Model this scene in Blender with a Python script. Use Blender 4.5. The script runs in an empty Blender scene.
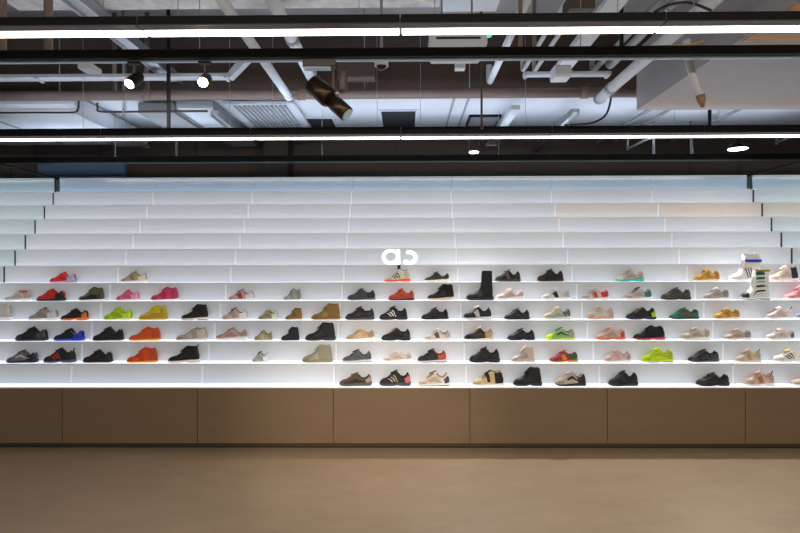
import bpy, math, random
from mathutils import Vector, Matrix
random.seed(7)
SC = bpy.context.scene
COL = SC.collection
F = 560.0                      # focal length in pixels of an 800 px frame
CAMX, CAMZ, CAMD = 0.049, 1.662, 5.12
YAW, ROLL = 0.0115, 0.0025
U = 1.25                       # width of one display module
T, R = 0.1729, 0.1873          # depth and rise of one display step
Z0 = 0.558                     # top of the base cabinets
HALF = 3.5 * U
ENDL, ENDR = -HALF - 0.032, HALF - 0.008      # where the mirrors stand

# ------------------------------------------------------------------ helpers
def PX(px, D):                 # world x seen at column px at distance D in front of the camera
    a = (px - 400) / F
    return CAMX + D * (-math.sin(YAW) + a * math.cos(YAW)) / (math.cos(YAW) + a * math.sin(YAW))
def ZY(py, D):                 # world z at row py and distance D
    return CAMZ + (266.5 - py) * D / F
def Yw(D):
    return D - CAMD
def lin(c):
    c = c / 255.0
    return c / 12.92 if c <= 0.04045 else ((c + 0.055) / 1.055) ** 2.4
def rgb(h):
    h = h.lstrip('#')
    return tuple(lin(int(h[i:i + 2], 16)) for i in (0, 2, 4)) + (1.0,)

MATS = {}
def mat(key, color, rough=0.6, metal=0.0, noise=0.0, nscale=30.0, bump=0.0, emit=0.0, ecol=None, spec=0.5, coat=0.0, stretch=None):
    if key in MATS:
        return MATS[key]
    m = bpy.data.materials.new(key); m.use_nodes = True
    nt = m.node_tree; b = nt.nodes['Principled BSDF']
    col = rgb(color) if isinstance(color, str) else tuple(color) + (1.0,)
    b.inputs['Base Color'].default_value = col
    b.inputs['Roughness'].default_value = rough
    b.inputs['Metallic'].default_value = metal
    b.inputs['Specular IOR Level'].default_value = spec
    b.inputs['Coat Weight'].default_value = coat
    if noise > 0 or bump > 0:
        tc = nt.nodes.new('ShaderNodeTexCoord'); mp = nt.nodes.new('ShaderNodeMapping')
        nz = nt.nodes.new('ShaderNodeTexNoise'); nz.inputs['Scale'].default_value = nscale
        nz.inputs['Detail'].default_value = 5
        if stretch: mp.inputs['Scale'].default_value = stretch
        nt.links.new(tc.outputs['Object'], mp.inputs['Vector']); nt.links.new(mp.outputs['Vector'], nz.inputs['Vector'])
        if noise > 0:
            cr = nt.nodes.new('ShaderNodeMix'); cr.data_type = 'RGBA'
            lo = tuple(c * (1 - noise) for c in col[:3]) + (1,); hi = tuple(min(1, c * (1 + noise)) for c in col[:3]) + (1,)
            cr.inputs[6].default_value = lo; cr.inputs[7].default_value = hi
            mr = nt.nodes.new('ShaderNodeMapRange'); mr.inputs[1].default_value = 0.3; mr.inputs[2].default_value = 0.7
            nt.links.new(nz.outputs['Fac'], mr.inputs[0]); nt.links.new(mr.outputs[0], cr.inputs[0])
            nt.links.new(cr.outputs[2], b.inputs['Base Color'])
        if bump > 0:
            bp = nt.nodes.new('ShaderNodeBump'); bp.inputs['Strength'].default_value = bump; bp.inputs['Distance'].default_value = 0.01
            nt.links.new(nz.outputs['Fac'], bp.inputs['Height']); nt.links.new(bp.outputs['Normal'], b.inputs['Normal'])
    if emit > 0:
        b.inputs['Emission Color'].default_value = rgb(ecol) if ecol else col
        b.inputs['Emission Strength'].default_value = emit
    MATS[key] = m
    return m

class MB:
    def __init__(s): s.v = []; s.f = []
    def box(s, x0, x1, y0, y1, z0, z1):
        b = len(s.v)
        s.v += [(x, y, z) for z in (z0, z1) for y in (y0, y1) for x in (x0, x1)]
        s.f += [tuple(b + i for i in q) for q in ((0, 2, 3, 1), (4, 5, 7, 6), (0, 1, 5, 4), (2, 6, 7, 3), (0, 4, 6, 2), (1, 3, 7, 5))]
        return s
    def bbox(s, x0, x1, y0, y1, z0, z1, c=0.004):   # box with chamfered long (x) edges
        pts = [(y0 + c, z0), (y1 - c, z0), (y1, z0 + c), (y1, z1 - c), (y1 - c, z1), (y0 + c, z1), (y0, z1 - c), (y0, z0 + c)]
        return s.prism_x(pts, x0, x1)
    def prism_x(s, pts, x0, x1):
        b = len(s.v); n = len(pts)
        s.v += [(x0, y, z) for y, z in pts] + [(x1, y, z) for y, z in pts]
        for i in range(n):
            j = (i + 1) % n
            s.f.append((b + i, b + n + i, b + n + j, b + j))
        s.f.append(tuple(b + i for i in range(n))); s.f.append(tuple(b + n + i for i in reversed(range(n))))
        return s
    def prism_y(s, pts, y0, y1):
        b = len(s.v); n = len(pts)
        s.v += [(x, y0, z) for x, z in pts] + [(x, y1, z) for x, z in pts]
        for i in range(n):
            j = (i + 1) % n
            s.f.append((b + i, b + j, b + n + j, b + n + i))
        s.f.append(tuple(b + i for i in reversed(range(n)))); s.f.append(tuple(b + n + i for i in range(n)))
        return s
    def tube(s, pts, r, seg=10, r1=None):
        pts = [Vector(p) for p in pts]; n = len(pts); b = len(s.v)
        up = None
        for i, p in enumerate(pts):
            d = (pts[min(i + 1, n - 1)] - pts[max(i - 1, 0)]).normalized()
            if up is None:
                up = Vector((0, 0, 1)) if abs(d.z) < 0.9 else Vector((1, 0, 0))
            a = d.cross(up).normalized(); up = a.cross(d).normalized(); bb = up
            rr = r if r1 is None else r + (r1 - r) * i / (n - 1)
            for k in range(seg):
                t = 2 * math.pi * k / seg
                s.v.append(tuple(p + a * rr * math.cos(t) + bb * rr * math.sin(t)))
        for i in range(n - 1):
            for k in range(seg):
                j = (k + 1) % seg
                s.f.append((b + i * seg + k, b + (i + 1) * seg + k, b + (i + 1) * seg + j, b + i * seg + j))
        s.f.append(tuple(b + k for k in range(seg))); s.f.append(tuple(b + (n - 1) * seg + k for k in reversed(range(seg))))
        return s
    def turned(s, p0, p1, prof, seg=20):              # prof: (t along axis 0..1, radius)
        p0 = Vector(p0); p1 = Vector(p1); d = (p1 - p0).normalized()
        up = Vector((0, 0, 1)) if abs(d.z) < 0.9 else Vector((1, 0, 0))
        a = d.cross(up).normalized(); c = a.cross(d).normalized(); b = len(s.v)
        for t, r in prof:
            for k in range(seg):
                q = 2 * math.pi * k / seg
                s.v.append(tuple(p0.lerp(p1, t) + a * r * math.cos(q) + c * r * math.sin(q)))
        n = len(prof)
        for i in range(n - 1):
            for k in range(seg):
                j = (k + 1) % seg
                s.f.append((b + i * seg + k, b + (i + 1) * seg + k, b + (i + 1) * seg + j, b + i * seg + j))
        s.f.append(tuple(b + k for k in range(seg))); s.f.append(tuple(b + (n - 1) * seg + k for k in reversed(range(seg))))
        return s
    def grid(s, rows, close=False):
        b = len(s.v); m = len(rows[0])
        for r in rows: s.v += [tuple(p) for p in r]
        for i in range(len(rows) - 1):
            for k in range(m if close else m - 1):
                j = (k + 1) % m
                s.f.append((b + i * m + k, b + i * m + j, b + (i + 1) * m + j, b + (i + 1) * m + k))
        return b

def obj(name, mb, material, parent=None, smooth=False, origin=None):
    """one mesh object; the builder's coordinates are world coordinates unless parent carries 'local'"""
    me = bpy.data.meshes.new(name)
    off = Vector((0, 0, 0))
    if parent is not None and not parent.get('_local'):
        q = parent
        while q is not None:
            off += q.location; q = q.parent
    if origin is not None: off = Vector(origin)
    me.from_pydata([tuple(Vector(v) - off) for v in mb.v], [], mb.f)
    me.materials.append(material)
    if smooth:
        me.polygons.foreach_set('use_smooth', [True] * len(me.polygons))
    me.update()
    o = bpy.data.objects.new(name, me); COL.objects.link(o)
    if parent is not None: o.parent = parent
    if origin is not None: o.location = origin
    return o
def tag(o, label=None, cat=None, group=None, kind=None):
    if label: o['label'] = label
    if cat: o['category'] = cat
    if group: o['group'] = group
    if kind: o['kind'] = kind
    return o
def thing(name, label, cat, loc, group=None, rz=0.0):
    o = bpy.data.objects.new(name, None); COL.objects.link(o)
    o.location = loc; o.rotation_euler = (0, 0, rz); o.empty_display_size = 0.05
    return tag(o, label, cat, group, 'thing')
def solo(name, mb, material, label, cat, group=None, smooth=False):
    n = len(mb.v)
    c = Vector((sum(v[0] for v in mb.v) / n, sum(v[1] for v in mb.v) / n, min(v[2] for v in mb.v)))
    return tag(obj(name, mb, material, None, smooth, origin=c), label, cat, group, 'thing')
def struct(name, mb, material, smooth=False):
    return tag(obj(name, mb, material, None, smooth), kind='structure')

# ------------------------------------------------------------------ materials
def steel(key, c, r=0.35): return mat(key, c, rough=r, metal=0.8)
M_white = mat('frosted_white_acrylic', (0.60, 0.635, 0.67), rough=0.42, noise=0.015, nscale=3, emit=0.05, ecol='#dfeaf6')
M_beige = mat('frosted_beige_acrylic', (0.62, 0.56, 0.50), rough=0.4, noise=0.02, nscale=3, emit=0.05, ecol='#f0e6da')
M_cream = mat('frosted_cream_acrylic', (0.64, 0.61, 0.58), rough=0.4, noise=0.02, nscale=3, emit=0.05, ecol='#f2ece4')
M_tread = mat('glowing_opal_shelf', (0.9, 0.9, 0.92), rough=0.4, emit=0.9, ecol='#e4efff')
M_lip = mat('shelf_front_edge', (0.72, 0.75, 0.78), rough=0.3)
M_joint = mat('shelf_joint_strip', (0.72, 0.76, 0.80), rough=0.3, emit=0.10, ecol='#ffffff')
M_bluep = mat('blue_tinted_glass_panel', (0.40, 0.52, 0.64), rough=0.16, noise=0.04, nscale=2, emit=0.10, ecol='#c2dcf2', coat=0.6)
M_endtrim = mat('black_end_trim', '#1c2220', rough=0.5)
M_cab = mat('taupe_laminate', '#78644c', rough=0.42, noise=0.05, nscale=1.3, stretch=(1, 1, 6))
M_kick = mat('brown_kickboard', '#4a3822', rough=0.5)
M_black = mat('black_powder_coat', '#0e0c0b', rough=0.5, spec=0.25)
M_brownm = mat('dark_bronze_metal', '#4a3d36', rough=0.5, noise=0.05, nscale=4)
M_tube = mat('lit_lamp_diffuser', '#ffffff', rough=0.5, emit=9.0, ecol='#fff1e8')
M_track = mat('grey_blue_track_rail', '#8fa0aa', rough=0.3, metal=0.5)
M_slab = mat('grey_concrete', '#a5a3a4', rough=0.9, noise=0.14, nscale=2.2, bump=0.3)
M_conc = mat('whitewashed_concrete', '#d4d2d1', rough=0.9, noise=0.22, nscale=7, bump=0.6)
M_face = mat('dark_brown_painted_beam', '#4b3d36', rough=0.8, noise=0.08, nscale=2)
M_soffit = mat('white_painted_soffit', '#d9dfe6', rough=0.8, noise=0.03, nscale=2)
M_duct = mat('white_painted_duct', '#d3d9e0', rough=0.6, noise=0.03, nscale=3)
M_grey = mat('grey_painted_duct', '#9c9da1', rough=0.6, noise=0.04, nscale=2)
M_pipe = mat('pale_grey_pipe', '#b4b6ba', rough=0.45, noise=0.05, nscale=8)
M_bpipe = mat('brown_grey_pipe', '#7a6a60', rough=0.5, noise=0.05, nscale=5)
M_steel = mat('galvanised_steel', '#a9adb2', rough=0.35, metal=0.7, noise=0.08, nscale=20)
M_dark = mat('dark_brown_wall', '#6d6057', rough=0.8, noise=0.08, nscale=1.5)
M_bluew = mat('slate_blue_panel', '#86abd6', rough=0.5, noise=0.05, nscale=2)
M_joist = mat('wall_joint_metal', '#5b5550', rough=0.5)
M_cable = mat('black_cable', '#161514', rough=0.5)
M_warmlit = mat('warm_light_tint', '#c79a74', rough=0.6, noise=0.12, nscale=4, stretch=(1, 8, 8))  # warm light on the duct box put into the colour
M_lens = mat('lit_spot_lens', '#ffffff', emit=30, ecol='#ffe3bd')
M_lensc = mat('lit_downlight_lens', '#ffffff', emit=14, ecol='#fff6ec')
M_addup = mat('added_uplight', '#ffffff', rough=0.5, emit=6.5, ecol='#dbe9ff')  # unseen uplight added to brighten the ceiling
M_addup_far = mat('added_uplight_far', '#ffffff', rough=0.5, emit=19.0, ecol='#dbe9ff')  # stronger added uplight for the soffit over the display
M_addup_low = mat('added_uplight_soft', '#ffffff', rough=0.5, emit=1.2, ecol='#ffe6d2')  # weak warm version of the added uplight
M_glasslens = mat('projector_lens', '#9fc4c8', rough=0.08, coat=1.0)
M_bronze = mat('projector_bronze_body', '#3d3223', rough=0.28, metal=0.85)
M_hole = mat('dark_hatch', '#2a2a2d', rough=0.9)
M_logo = mat('logo_light', '#ffffff', rough=0.5, emit=0.9, ecol='#ffffff')  # emission stands for the projector's light on the wall
M_rust = mat('brown_pipe_fitting', '#8a6b52', rough=0.6)
M_yel = mat('yellow_cable', '#c9a53a', rough=0.5)
M_green = mat('green_indicator', '#1fd65a', emit=3, ecol='#20ff60')
M_mirror = mat('green_tinted_mirror', (0.86, 0.93, 0.915), rough=0.02, metal=1.0)

# floor: brown sealed screed with faint trowel streaks
def floor_material():
    m = bpy.data.materials.new('brown_screed_floor'); m.use_nodes = True
    nt = m.node_tree; b = nt.nodes['Principled BSDF']
    tc = nt.nodes.new('ShaderNodeTexCoord')
    def noise(scale, st, rot):
        mp = nt.nodes.new('ShaderNodeMapping'); mp.inputs['Scale'].default_value = st; mp.inputs['Rotation'].default_value = (0, 0, rot)
        n = nt.nodes.new('ShaderNodeTexNoise'); n.inputs['Scale'].default_value = scale; n.inputs['Detail'].default_value = 6; n.inputs['Roughness'].default_value = 0.55
        nt.links.new(tc.outputs['Object'], mp.inputs[0]); nt.links.new(mp.outputs[0], n.inputs['Vector']); return n
    a = noise(1.6, (1, 2.2, 1), 0.5); c = noise(5.5, (1, 1.6, 1), -0.4)
    mx = nt.nodes.new('ShaderNodeMix'); mx.data_type = 'FLOAT'; mx.inputs[0].default_value = 0.4
    nt.links.new(a.outputs['Fac'], mx.inputs[2]); nt.links.new(c.outputs['Fac'], mx.inputs[3])
    cr = nt.nodes.new('ShaderNodeValToRGB')
    cr.color_ramp.elements[0].position = 0.3; cr.color_ramp.elements[0].color = (0.225, 0.163, 0.097, 1)
    cr.color_ramp.elements[1].position = 0.7; cr.color_ramp.elements[1].color = (0.29, 0.213, 0.133, 1)
    nt.links.new(mx.outputs[0], cr.inputs[0]); nt.links.new(cr.outputs[0], b.inputs['Base Color'])
    b.inputs['Roughness'].default_value = 0.5; b.inputs['Specular IOR Level'].default_value = 0.35
    bp = nt.nodes.new('ShaderNodeBump'); bp.inputs['Strength'].default_value = 0.08
    nt.links.new(c.outputs['Fac'], bp.inputs['Height']); nt.links.new(bp.outputs[0], b.inputs['Normal'])
    return m
M_floor = floor_material()

# ------------------------------------------------------------------ setting
struct('floor', MB().box(-9, 9, -8.5, Yw(8.9), -0.1, 0), M_floor)
ZS = CAMZ + 2.85
struct('ceiling', MB().box(-9, 9, -8.5, Yw(9.0), ZS, ZS + 0.1), M_slab)
wb = struct('wall_back', MB().box(-9, 9, Yw(8.7), Yw(8.9), 0, ZS), M_dark)
# joints in the dark rear wall
for px in (36, 100, 196, 232, 358, 396, 512, 541, 690, 740):
    x = PX(px, 8.7)
    obj('wall_joint_trim', MB().box(x - 0.012, x + 0.012, Yw(8.685), Yw(8.7), 2.6, 3.7), M_joist, wb)
struct('pillar_back', MB().box(PX(264, 8.3), PX(288, 8.3), Yw(8.3), Yw(8.7), 0, 3.62), M_brownm)

# mirror partitions at both ends of the display
for s, side in ((-1, 'left'), (1, 'right')):
    HE = -ENDL if s < 0 else ENDR
    x0, x1 = (s * HE, s * (HE + 0.03))
    w = struct('wall_' + side, MB().box(min(x0, x1), max(x0, x1), Yw(4.6), Yw(7.16), 0, 2.79), M_mirror)
    f = MB()
    a, b = sorted((s * (HE - 0.004), s * (HE + 0.034)))
    f.box(a, b, Yw(4.58), Yw(7.17), 2.79, 2.812)
    obj('mirror_frame', f, M_black, w)
    a, b = sorted((s * (HE - 0.032), s * (HE - 0.002)))
    obj('mirror_post', MB().box(a, b, Yw(7.115), Yw(7.145), 2.60, 2.79), mat('slate_post', '#2c3742', rough=0.4), w)

# ------------------------------------------------------------------ base cabinets and kickboard
COLW = ['at the far left end', 'second from the left end', 'third from the left end', 'in the middle',
        'third from the right end', 'second from the right end', 'at the far right end']
for c in range(7):
    x0 = (c - 3.5) * U; x1 = x0 + U
    t = thing('base_cabinet', 'brown taupe base cabinet under the lit shelves, ' + COLW[c], 'cabinet', (x0 + U / 2, 0.1, 0.0), 'taupe base cabinets')
    obj('body', MB().box(x0 + 0.0015, x1 - 0.0015, 0.022, T + 0.05, 0.058, Z0 - 0.009), M_cab, t)
    obj('front_panel', MB().bbox(x0 + 0.003, x1 - 0.003, 0.002, 0.021, 0.056, Z0 - 0.010, 0.002), M_cab, t)
    obj('bottom_trim', MB().box(x0 + 0.002, x1 - 0.002, 0.004, 0.03, 0.046, 0.0555), mat('bronze_trim', '#8c7350', rough=0.4), t)
    obj('kickboard', MB().box(x0, x1, 0.026, 0.05, 0.0, 0.0575), M_kick, t)
    obj('toe_shade_strip', MB().box(x0, x1, 0.014, 0.0255, 0.0, 0.010), M_endtrim, t)  # black strip that paints the shade in the toe gap

# ------------------------------------------------------------------ shoes: data
# tier, left px, right px, height px, shape, colours, overlays, short description, rest of the label
# colours: u upper, s midsole, o outsole, c collar lining, g tongue and laces, st sole thickness
K = '#17171a'
SHOES = [
 # sixth lit shelf up
 (5, 50, 76, 10.5, 'low', dict(u='#e0261c', s='#8fa8d8', o='#d26a8c', c='#b7c9de', g='#d8241c', st=.022), dict(heel='#a9bcd4'), 'scarlet runner with a pale blue heel', 'above the red and black runner'),
 (5, 121, 147, 11, 'low', dict(u='#b3a384', s='#f2eee4', c='#5b5238', g='#a08f6c', st=.026), dict(heel='#e9e2d0', mid='#8c7e58'), 'beige runner with a cream heel', 'above the two pink sneakers'),
 (5, 384, 410, 13.5, 'mid', dict(u='#e6dfcd', s='#e8562a', o='#f0a050', c='#1a1a1c', g='#e6dfcd', st=.03), dict(stripes=K, ktab='#141417'), 'cream high top with an orange sole and black ankle loop', 'just below the projected logo'),
 (5, 424, 449, 10, 'low', dict(u=K, s='#efe4d0', o='#e0cba6', c='#222226', g='#1d1d20', st=.03), {}, 'small black sneaker on a cream wedge sole', 'right of the cream high top'),
 (5, 495, 520, 12, 'low', dict(u='#1c1c20', s='#34373f', o='#20222a', c='#0e0e10', g='#3a3a40', st=.03), dict(mid='#5a4840'), 'black runner with a brown side panel', 'above the blush sneaker beside the tall boot'),
 (5, 537, 563, 12.5, 'low', dict(u='#121214', s='#2a2422', o='#b0805e', c='#1a1a1c', g='#101012', st=.024), dict(strap='#222225'), 'black sneaker with gum sole pads', 'above the white sneaker with a black stripe'),
 (5, 616, 643, 12.5, 'low', dict(u='#cfc5b5', s='#34b8ae', o='#2fc0b4', c='#eee8dc', g='#c2b6a2', st=.03), dict(toe='#e6dfd2'), 'sand coloured runner on a turquoise sole', 'high on the right half of the wall'),
 (5, 694, 719, 12.5, 'low', dict(u='#c69a45', s='#e9dcc4', o='#efe6d6', c='#8a6a2c', g='#d0a24c', st=.022), dict(strap='#b58630'), 'golden sneaker with a rounded collar', 'on the highest tier with shoes'),
 (5, 729, 760, 27, 'talls', dict(u='#e6e4e2', s='#f4f4f4', o='#f4f4f4', c='#cfcfd2', g='#dcdad8', st=.03), dict(stripes='#26295c', cuff='#2420a0'), 'tall white boot with a royal blue ankle strap', 'behind the green banded boot'),
 (5, 769, 797, 16, 'mid', dict(u='#e8d9cc', s='#f3eeee', o='#e8c4c4', c='#d9c6b8', g='#ead9ca', st=.026), dict(heel='#1c2a38'), 'cream high top with a navy heel', 'on the highest tier beside the mirror'),
 # fifth
 (4, 5, 31, 11.5, 'mid', dict(u='#d5cbc2', s='#f3f1ee', c='#c0452e', g='#e9e4dc', st=.026), dict(cuff='#c8513a'), 'off-white high top with a red collar', 'at the left end of its shelf'),
 (4, 37, 65, 12, 'low', dict(u='#d9291c', s='#2c1414', o='#3a1010', c='#17171a', g='#c8241a', st=.026), dict(heel='#16131a'), 'red runner with a black heel and dark sole', 'below the scarlet and blue runner'),
 (4, 79, 104, 14, 'mid', dict(u='#5c5a3a', s='#f0efec', o='#dcdce0', c='#2b2a20', g='#4b492e', st=.018), dict(low='#191a16'), 'olive mid top with a black lower and white sole', 'beside the pink sneakers'),
 (4, 116, 139, 11, 'low', dict(u='#e56a90', s='#f4e6ec', o='#f6f0f2', c='#8e2346', g='#e87aa0', st=.02), dict(heel='#f0a8bf'), 'small light pink runner', 'between the olive mid top and the raspberry pink mid top'),
 (4, 151, 178, 14, 'mid', dict(u='#d8406c', s='#f5edf0', o='#f7f3f4', c='#5c1830', g='#c93460', st=.018), dict(mid='#c02c56'), 'raspberry pink mid top', 'right of the light pink runner'),
 (4, 228, 254, 11, 'low', dict(u='#c8a8a2', s='#f4f1f0', c='#7c2128', g='#8f1f28', st=.022), dict(mid='#a02a30', heel='#f0ecec'), 'dusty pink runner with a dark red tongue', 'alone right of the pink pair'),
 (4, 283, 301, 12, 'mid', dict(u='#a2aa98', s='#f2f3f0', c='#7d8674', g='#8b9482', st=.02), dict(mid='#8f9886'), 'tiny sage green child sneaker', 'above the small tan high tops'),
 (4, 347, 375, 12, 'low', dict(u='#43454a', s='#53555b', o='#d9dce0', c='#2a2b2f', g='#55575c', st=.022), dict(heel='#2c2d31'), 'charcoal grey running shoe', 'left of the orange sneaker'),
 (4, 388, 414, 11.5, 'low', dict(u='#c9481e', s='#25201e', o='#1a1a1c', c='#1e1a1a', g='#b23c18', st=.022), dict(low='#a83a18'), 'burnt orange sneaker with a black sole', 'under the cream high top with the ankle loop'),
 (4, 427, 454, 16.5, 'high', dict(u='#101012', s='#dccbae', o='#e5d8c0', c='#0c0c0e', g='#151517', st=.03), {}, 'black sock high top on a sand sole', 'beside the tall black boot'),
 (4, 466, 493, 29.5, 'tall', dict(u='#121214', s='#23242c', o='#1b1c22', c='#0a0a0b', g='#19191b', st=.03), dict(mid='#3a3a34'), 'tall black boot', 'the tallest black footwear on the wall'),
 (4, 495, 523, 11.5, 'low', dict(u='#dfcdc8', s='#f2ecea', o='#f3f0f0', c='#e9dedb', g='#d8c2bc', st=.034), {}, 'pale blush chunky sneaker', 'right of the tall black boot'),
 (4, 541, 569, 12, 'low', dict(u='#dedcd8', s='#f2f1ee', c='#c9cac8', g='#d2d2d0', st=.028), dict(mid='#26272a'), 'white sneaker with one slanted black side band', 'below the black sneaker with gum pads'),
 (4, 581, 608, 11.5, 'low', dict(u='#d8cfc6', s='#ece6de', c='#c8332e', g='#dcd3ca', st=.028), dict(heel='#cc3a34', mid='#d24a3e'), 'light grey runner with red heel and red side patch', 'on the fifth shelf up'),
 (4, 624, 651, 12.5, 'low', dict(u='#d2cabd', s='#efebe4', o='#e7e2d8', c='#33333a', g='#4a4a4c', st=.028), dict(heel='#2f7f84'), 'sand runner with a dark teal heel', 'below the turquoise soled runner'),
 (4, 661, 690, 12, 'low', dict(u='#3c392f', s='#3a302b', o='#4a3c36', c='#22211c', g='#444136', st=.024), {}, 'dark olive leather trainer', 'between two pale runners'),
 (4, 703, 728, 12, 'low', dict(u='#b3aaa4', s='#e9e4e0', c='#6e6c68', g='#d8d2cc', st=.026), dict(heel='#8a8c88'), 'silver grey runner with a pale tongue', 'left of the tall green and white boot'),
 (4, 741, 769, 29, 'talls', dict(u='#e4e6e2', s='#f2f2ee', o='#1d1d22', c='#6a5a3a', g='#dfe0dc', st=.03), dict(bands='#16523c', heel='#e4e6e2', toe='#1f2230', cuff='#8a7a30'), 'tall white boot with green and black bands', 'in front of the blue strapped boot'),
 (4, 784, 813, 14.5, 'mid', dict(u='#e89aa2', s='#f4dcdc', c='#d98890', g='#ec9ca4', st=.03), {}, 'salmon pink chunky sneaker', 'cut by the right edge of the picture'),
 # fourth
 (3, -17, 12, 17, 'high', dict(u='#cfcac4', s='#f0eeec', o='#e5e3e1', c='#dcd8d2', g='#e0dcd6', st=.03), dict(mid='#bdb7b0'), 'light grey high top', 'cut by the left edge of the picture'),
 (3, 29, 58, 12.5, 'low', dict(u='#aa9f94', s='#f2f2f2', o='#e8eaec', c='#f0f0f0', g='#8f6650', st=.024), dict(heel='#dfe6ea'), 'grey stone runner with a white heel clip', 'left of the orange soled black runner'),
 (3, 61, 88, 11.5, 'low', dict(u='#1b1a1a', s='#de7a26', o='#e88430', c='#232222', g='#2b2a28', st=.026), dict(heelclip='#e0751e'), 'black runner with an orange sole', 'left of the lime runner'),
 (3, 104, 132, 13, 'low', dict(u='#b4e01c', s='#e8f2a8', o='#f4f8e8', c='#6d9414', g='#a2d018', st=.02), dict(heel='#c8f03c'), 'lime green runner on a white sole', 'left of the yellow mid top'),
 (3, 139, 167, 15, 'mid', dict(u='#d9c41a', s='#c9a428', o='#f4f0e0', c='#a89408', g='#e6d420', st=.022), dict(low='#bf9a1e'), 'yellow mid top', 'between the lime runner and a black high top'),
 (3, 181, 208, 16, 'high', dict(u='#151417', s='#e9e4dc', o='#b9863e', c='#0e0e10', g='#1a1a1c', st=.026), {}, 'black high top with a gum and white sole', 'right of the yellow mid top'),
 (3, 222, 247, 12, 'low', dict(u='#cdb3a8', s='#f3f0ee', c='#26262a', g='#1e1e22', st=.022), dict(mid='#bb9a8e', heel='#f2f0f0'), 'peach runner with a black tongue', 'above the peach and white platform runner'),
 (3, 258, 278, 10.5, 'low', dict(u='#a89c74', s='#f1eee2', c='#5a5340', g='#b3a884', st=.02), dict(heel='#ece8da'), 'little khaki runner on a cream sole', 'left of the small tan boot'),
 (3, 285, 302, 12, 'high', dict(u='#8f6d33', s='#d9cba8', c='#6d5226', g='#9a773a', st=.018), {}, 'small tan child boot', 'between the khaki runner and the large tan boot'),
 (3, 311, 340, 16.5, 'high', dict(u='#8d6e36', s='#7d5e2a', o='#c9b98a', c='#6d5528', g='#a98a50', st=.028), dict(mid='#a4854a'), 'large tan lace-up boot', 'above the black-brown boot'),
 (3, 345, 374, 13, 'low', dict(u='#232226', s='#3a3a42', o='#55565e', c='#1a191c', g='#2e2c30', st=.026), {}, 'plain black running shoe', 'right of the large tan boot'),
 (3, 379, 407, 13.5, 'low', dict(u='#16181c', s='#1c222c', o='#242a36', c='#0e0f12', g='#202226', st=.024), dict(stripes='#f0ece2'), 'black trainer with three white side stripes', 'under the burnt orange sneaker'),
 (3, 421, 448, 12, 'low', dict(u='#131316', s='#1d1d22', o='#c9ccd2', c='#1c1c20', g='#131316', st=.022), dict(strap='#26262b'), 'black sneaker with a notched collar', 'under the black sock high top'),
 (3, 463, 491, 13.5, 'low', dict(u='#18181b', s='#e4e2e2', o='#b8aca6', c='#15151a', g='#dcd6cc', st=.028), dict(mid='#c9c4bc'), 'black sneaker with white laces and a pale chunky sole', 'under the tall black boot'),
 (3, 504, 529, 11, 'low', dict(u='#101014', s='#22242e', c='#17171c', g='#101014', st=.022), {}, 'low solid black sneaker with a rounded back', 'under the pale blush sneaker'),
 (3, 543, 570, 12.5, 'low', dict(u='#c9c0a8', s='#dfe2da', o='#b8c89a', c='#40444a', g='#d5ccb6', st=.028), dict(heel='#566c74', low='#9aa4a0'), 'cream and slate blue runner', 'under the white sneaker with a black band'),
 (3, 586, 613, 14, 'low', dict(u='#d9cec0', s='#e2a088', o='#efe6dc', c='#d8cfc2', g='#e2d8cc', st=.026), dict(mid='#cfc2b2'), 'cream runner on a coral sole', 'above the beige and orange chunky runner'),
 (3, 626, 655, 13, 'low', dict(u='#1b1a22', s='#3d2d55', o='#17171c', c='#2c2b30', g='#b9b4a8', st=.024), dict(heelclip='#a8d828'), 'black runner with purple and lime heel', 'left of the green trainer'),
 (3, 669, 698, 11.5, 'low', dict(u='#14664c', s='#0f4c3a', o='#f0ede8', c='#0f3c30', g='#18604a', st=.02), dict(swoosh='#a8342c'), 'dark green trainer with a red side band', 'right of the purple and lime runner'),
 (3, 713, 739, 11, 'low', dict(u='#c9983a', s='#f0ded0', o='#f2e8de', c='#8d6a24', g='#dcae54', st=.022), dict(mid='#a97e2c'), 'gold sneaker on a pale pink sole', 'right of the dark green trainer'),
 (3, 765, 792, 12, 'low', dict(u='#e2d3ce', s='#f2eeec', c='#dccac4', g='#e9dcd8', st=.026), dict(heel='#f0eae8', ktab='#26262c'), 'pale pink white runner with a dark heel dot', 'under the pink shoe at the edge'),
 (3, 794, 824, 11.5, 'low', dict(u='#dfe2e8', s='#f2f3f6', c='#c9ced8', g='#e2e5ea', st=.026), dict(toe='#7d8ca8'), 'white sneaker with a blue-grey toe', 'cut by the right edge of the picture'),
 # third
 (2, 16, 47, 13.5, 'low', dict(u='#1e1e22', s='#2c2c32', o='#3c3c44', c='#2a2a2f', g='#16161a', st=.026), dict(heel='#46464c'), 'black runner with a grey heel panel', 'left of the black and blue runner'),
 (2, 54, 84, 12, 'low', dict(u='#15151d', s='#2234b8', o='#3a4cd0', c='#d6dae6', g='#1a1a22', st=.028), dict(heel='#2638c4'), 'black runner with a cobalt blue sole and heel', 'above the red striped runner'),
 (2, 93, 123, 13.5, 'low', dict(u='#131316', s='#1c1c20', o='#b8a078', c='#55565c', g='#131316', st=.022), {}, 'black runner on a thin tan outsole', 'left of the orange sneaker of the third shelf'),
 (2, 129, 160, 13.5, 'mid', dict(u='#e2561a', s='#f0a030', o='#f6d890', c='#8e2e08', g='#e8621c', st=.02), dict(low='#d84c12'), 'orange mid top with three small lace loops', 'under the yellow mid top'),
 (2, 176, 207, 13.5, 'mid', dict(u='#b0a498', s='#f0eeea', c='#7b7268', g='#f2efe8', st=.02), dict(mid='#c4b9ac', heel='#cfc6ba'), 'taupe mid top with white ankle webbing', 'under the black and gum high top'),
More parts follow.
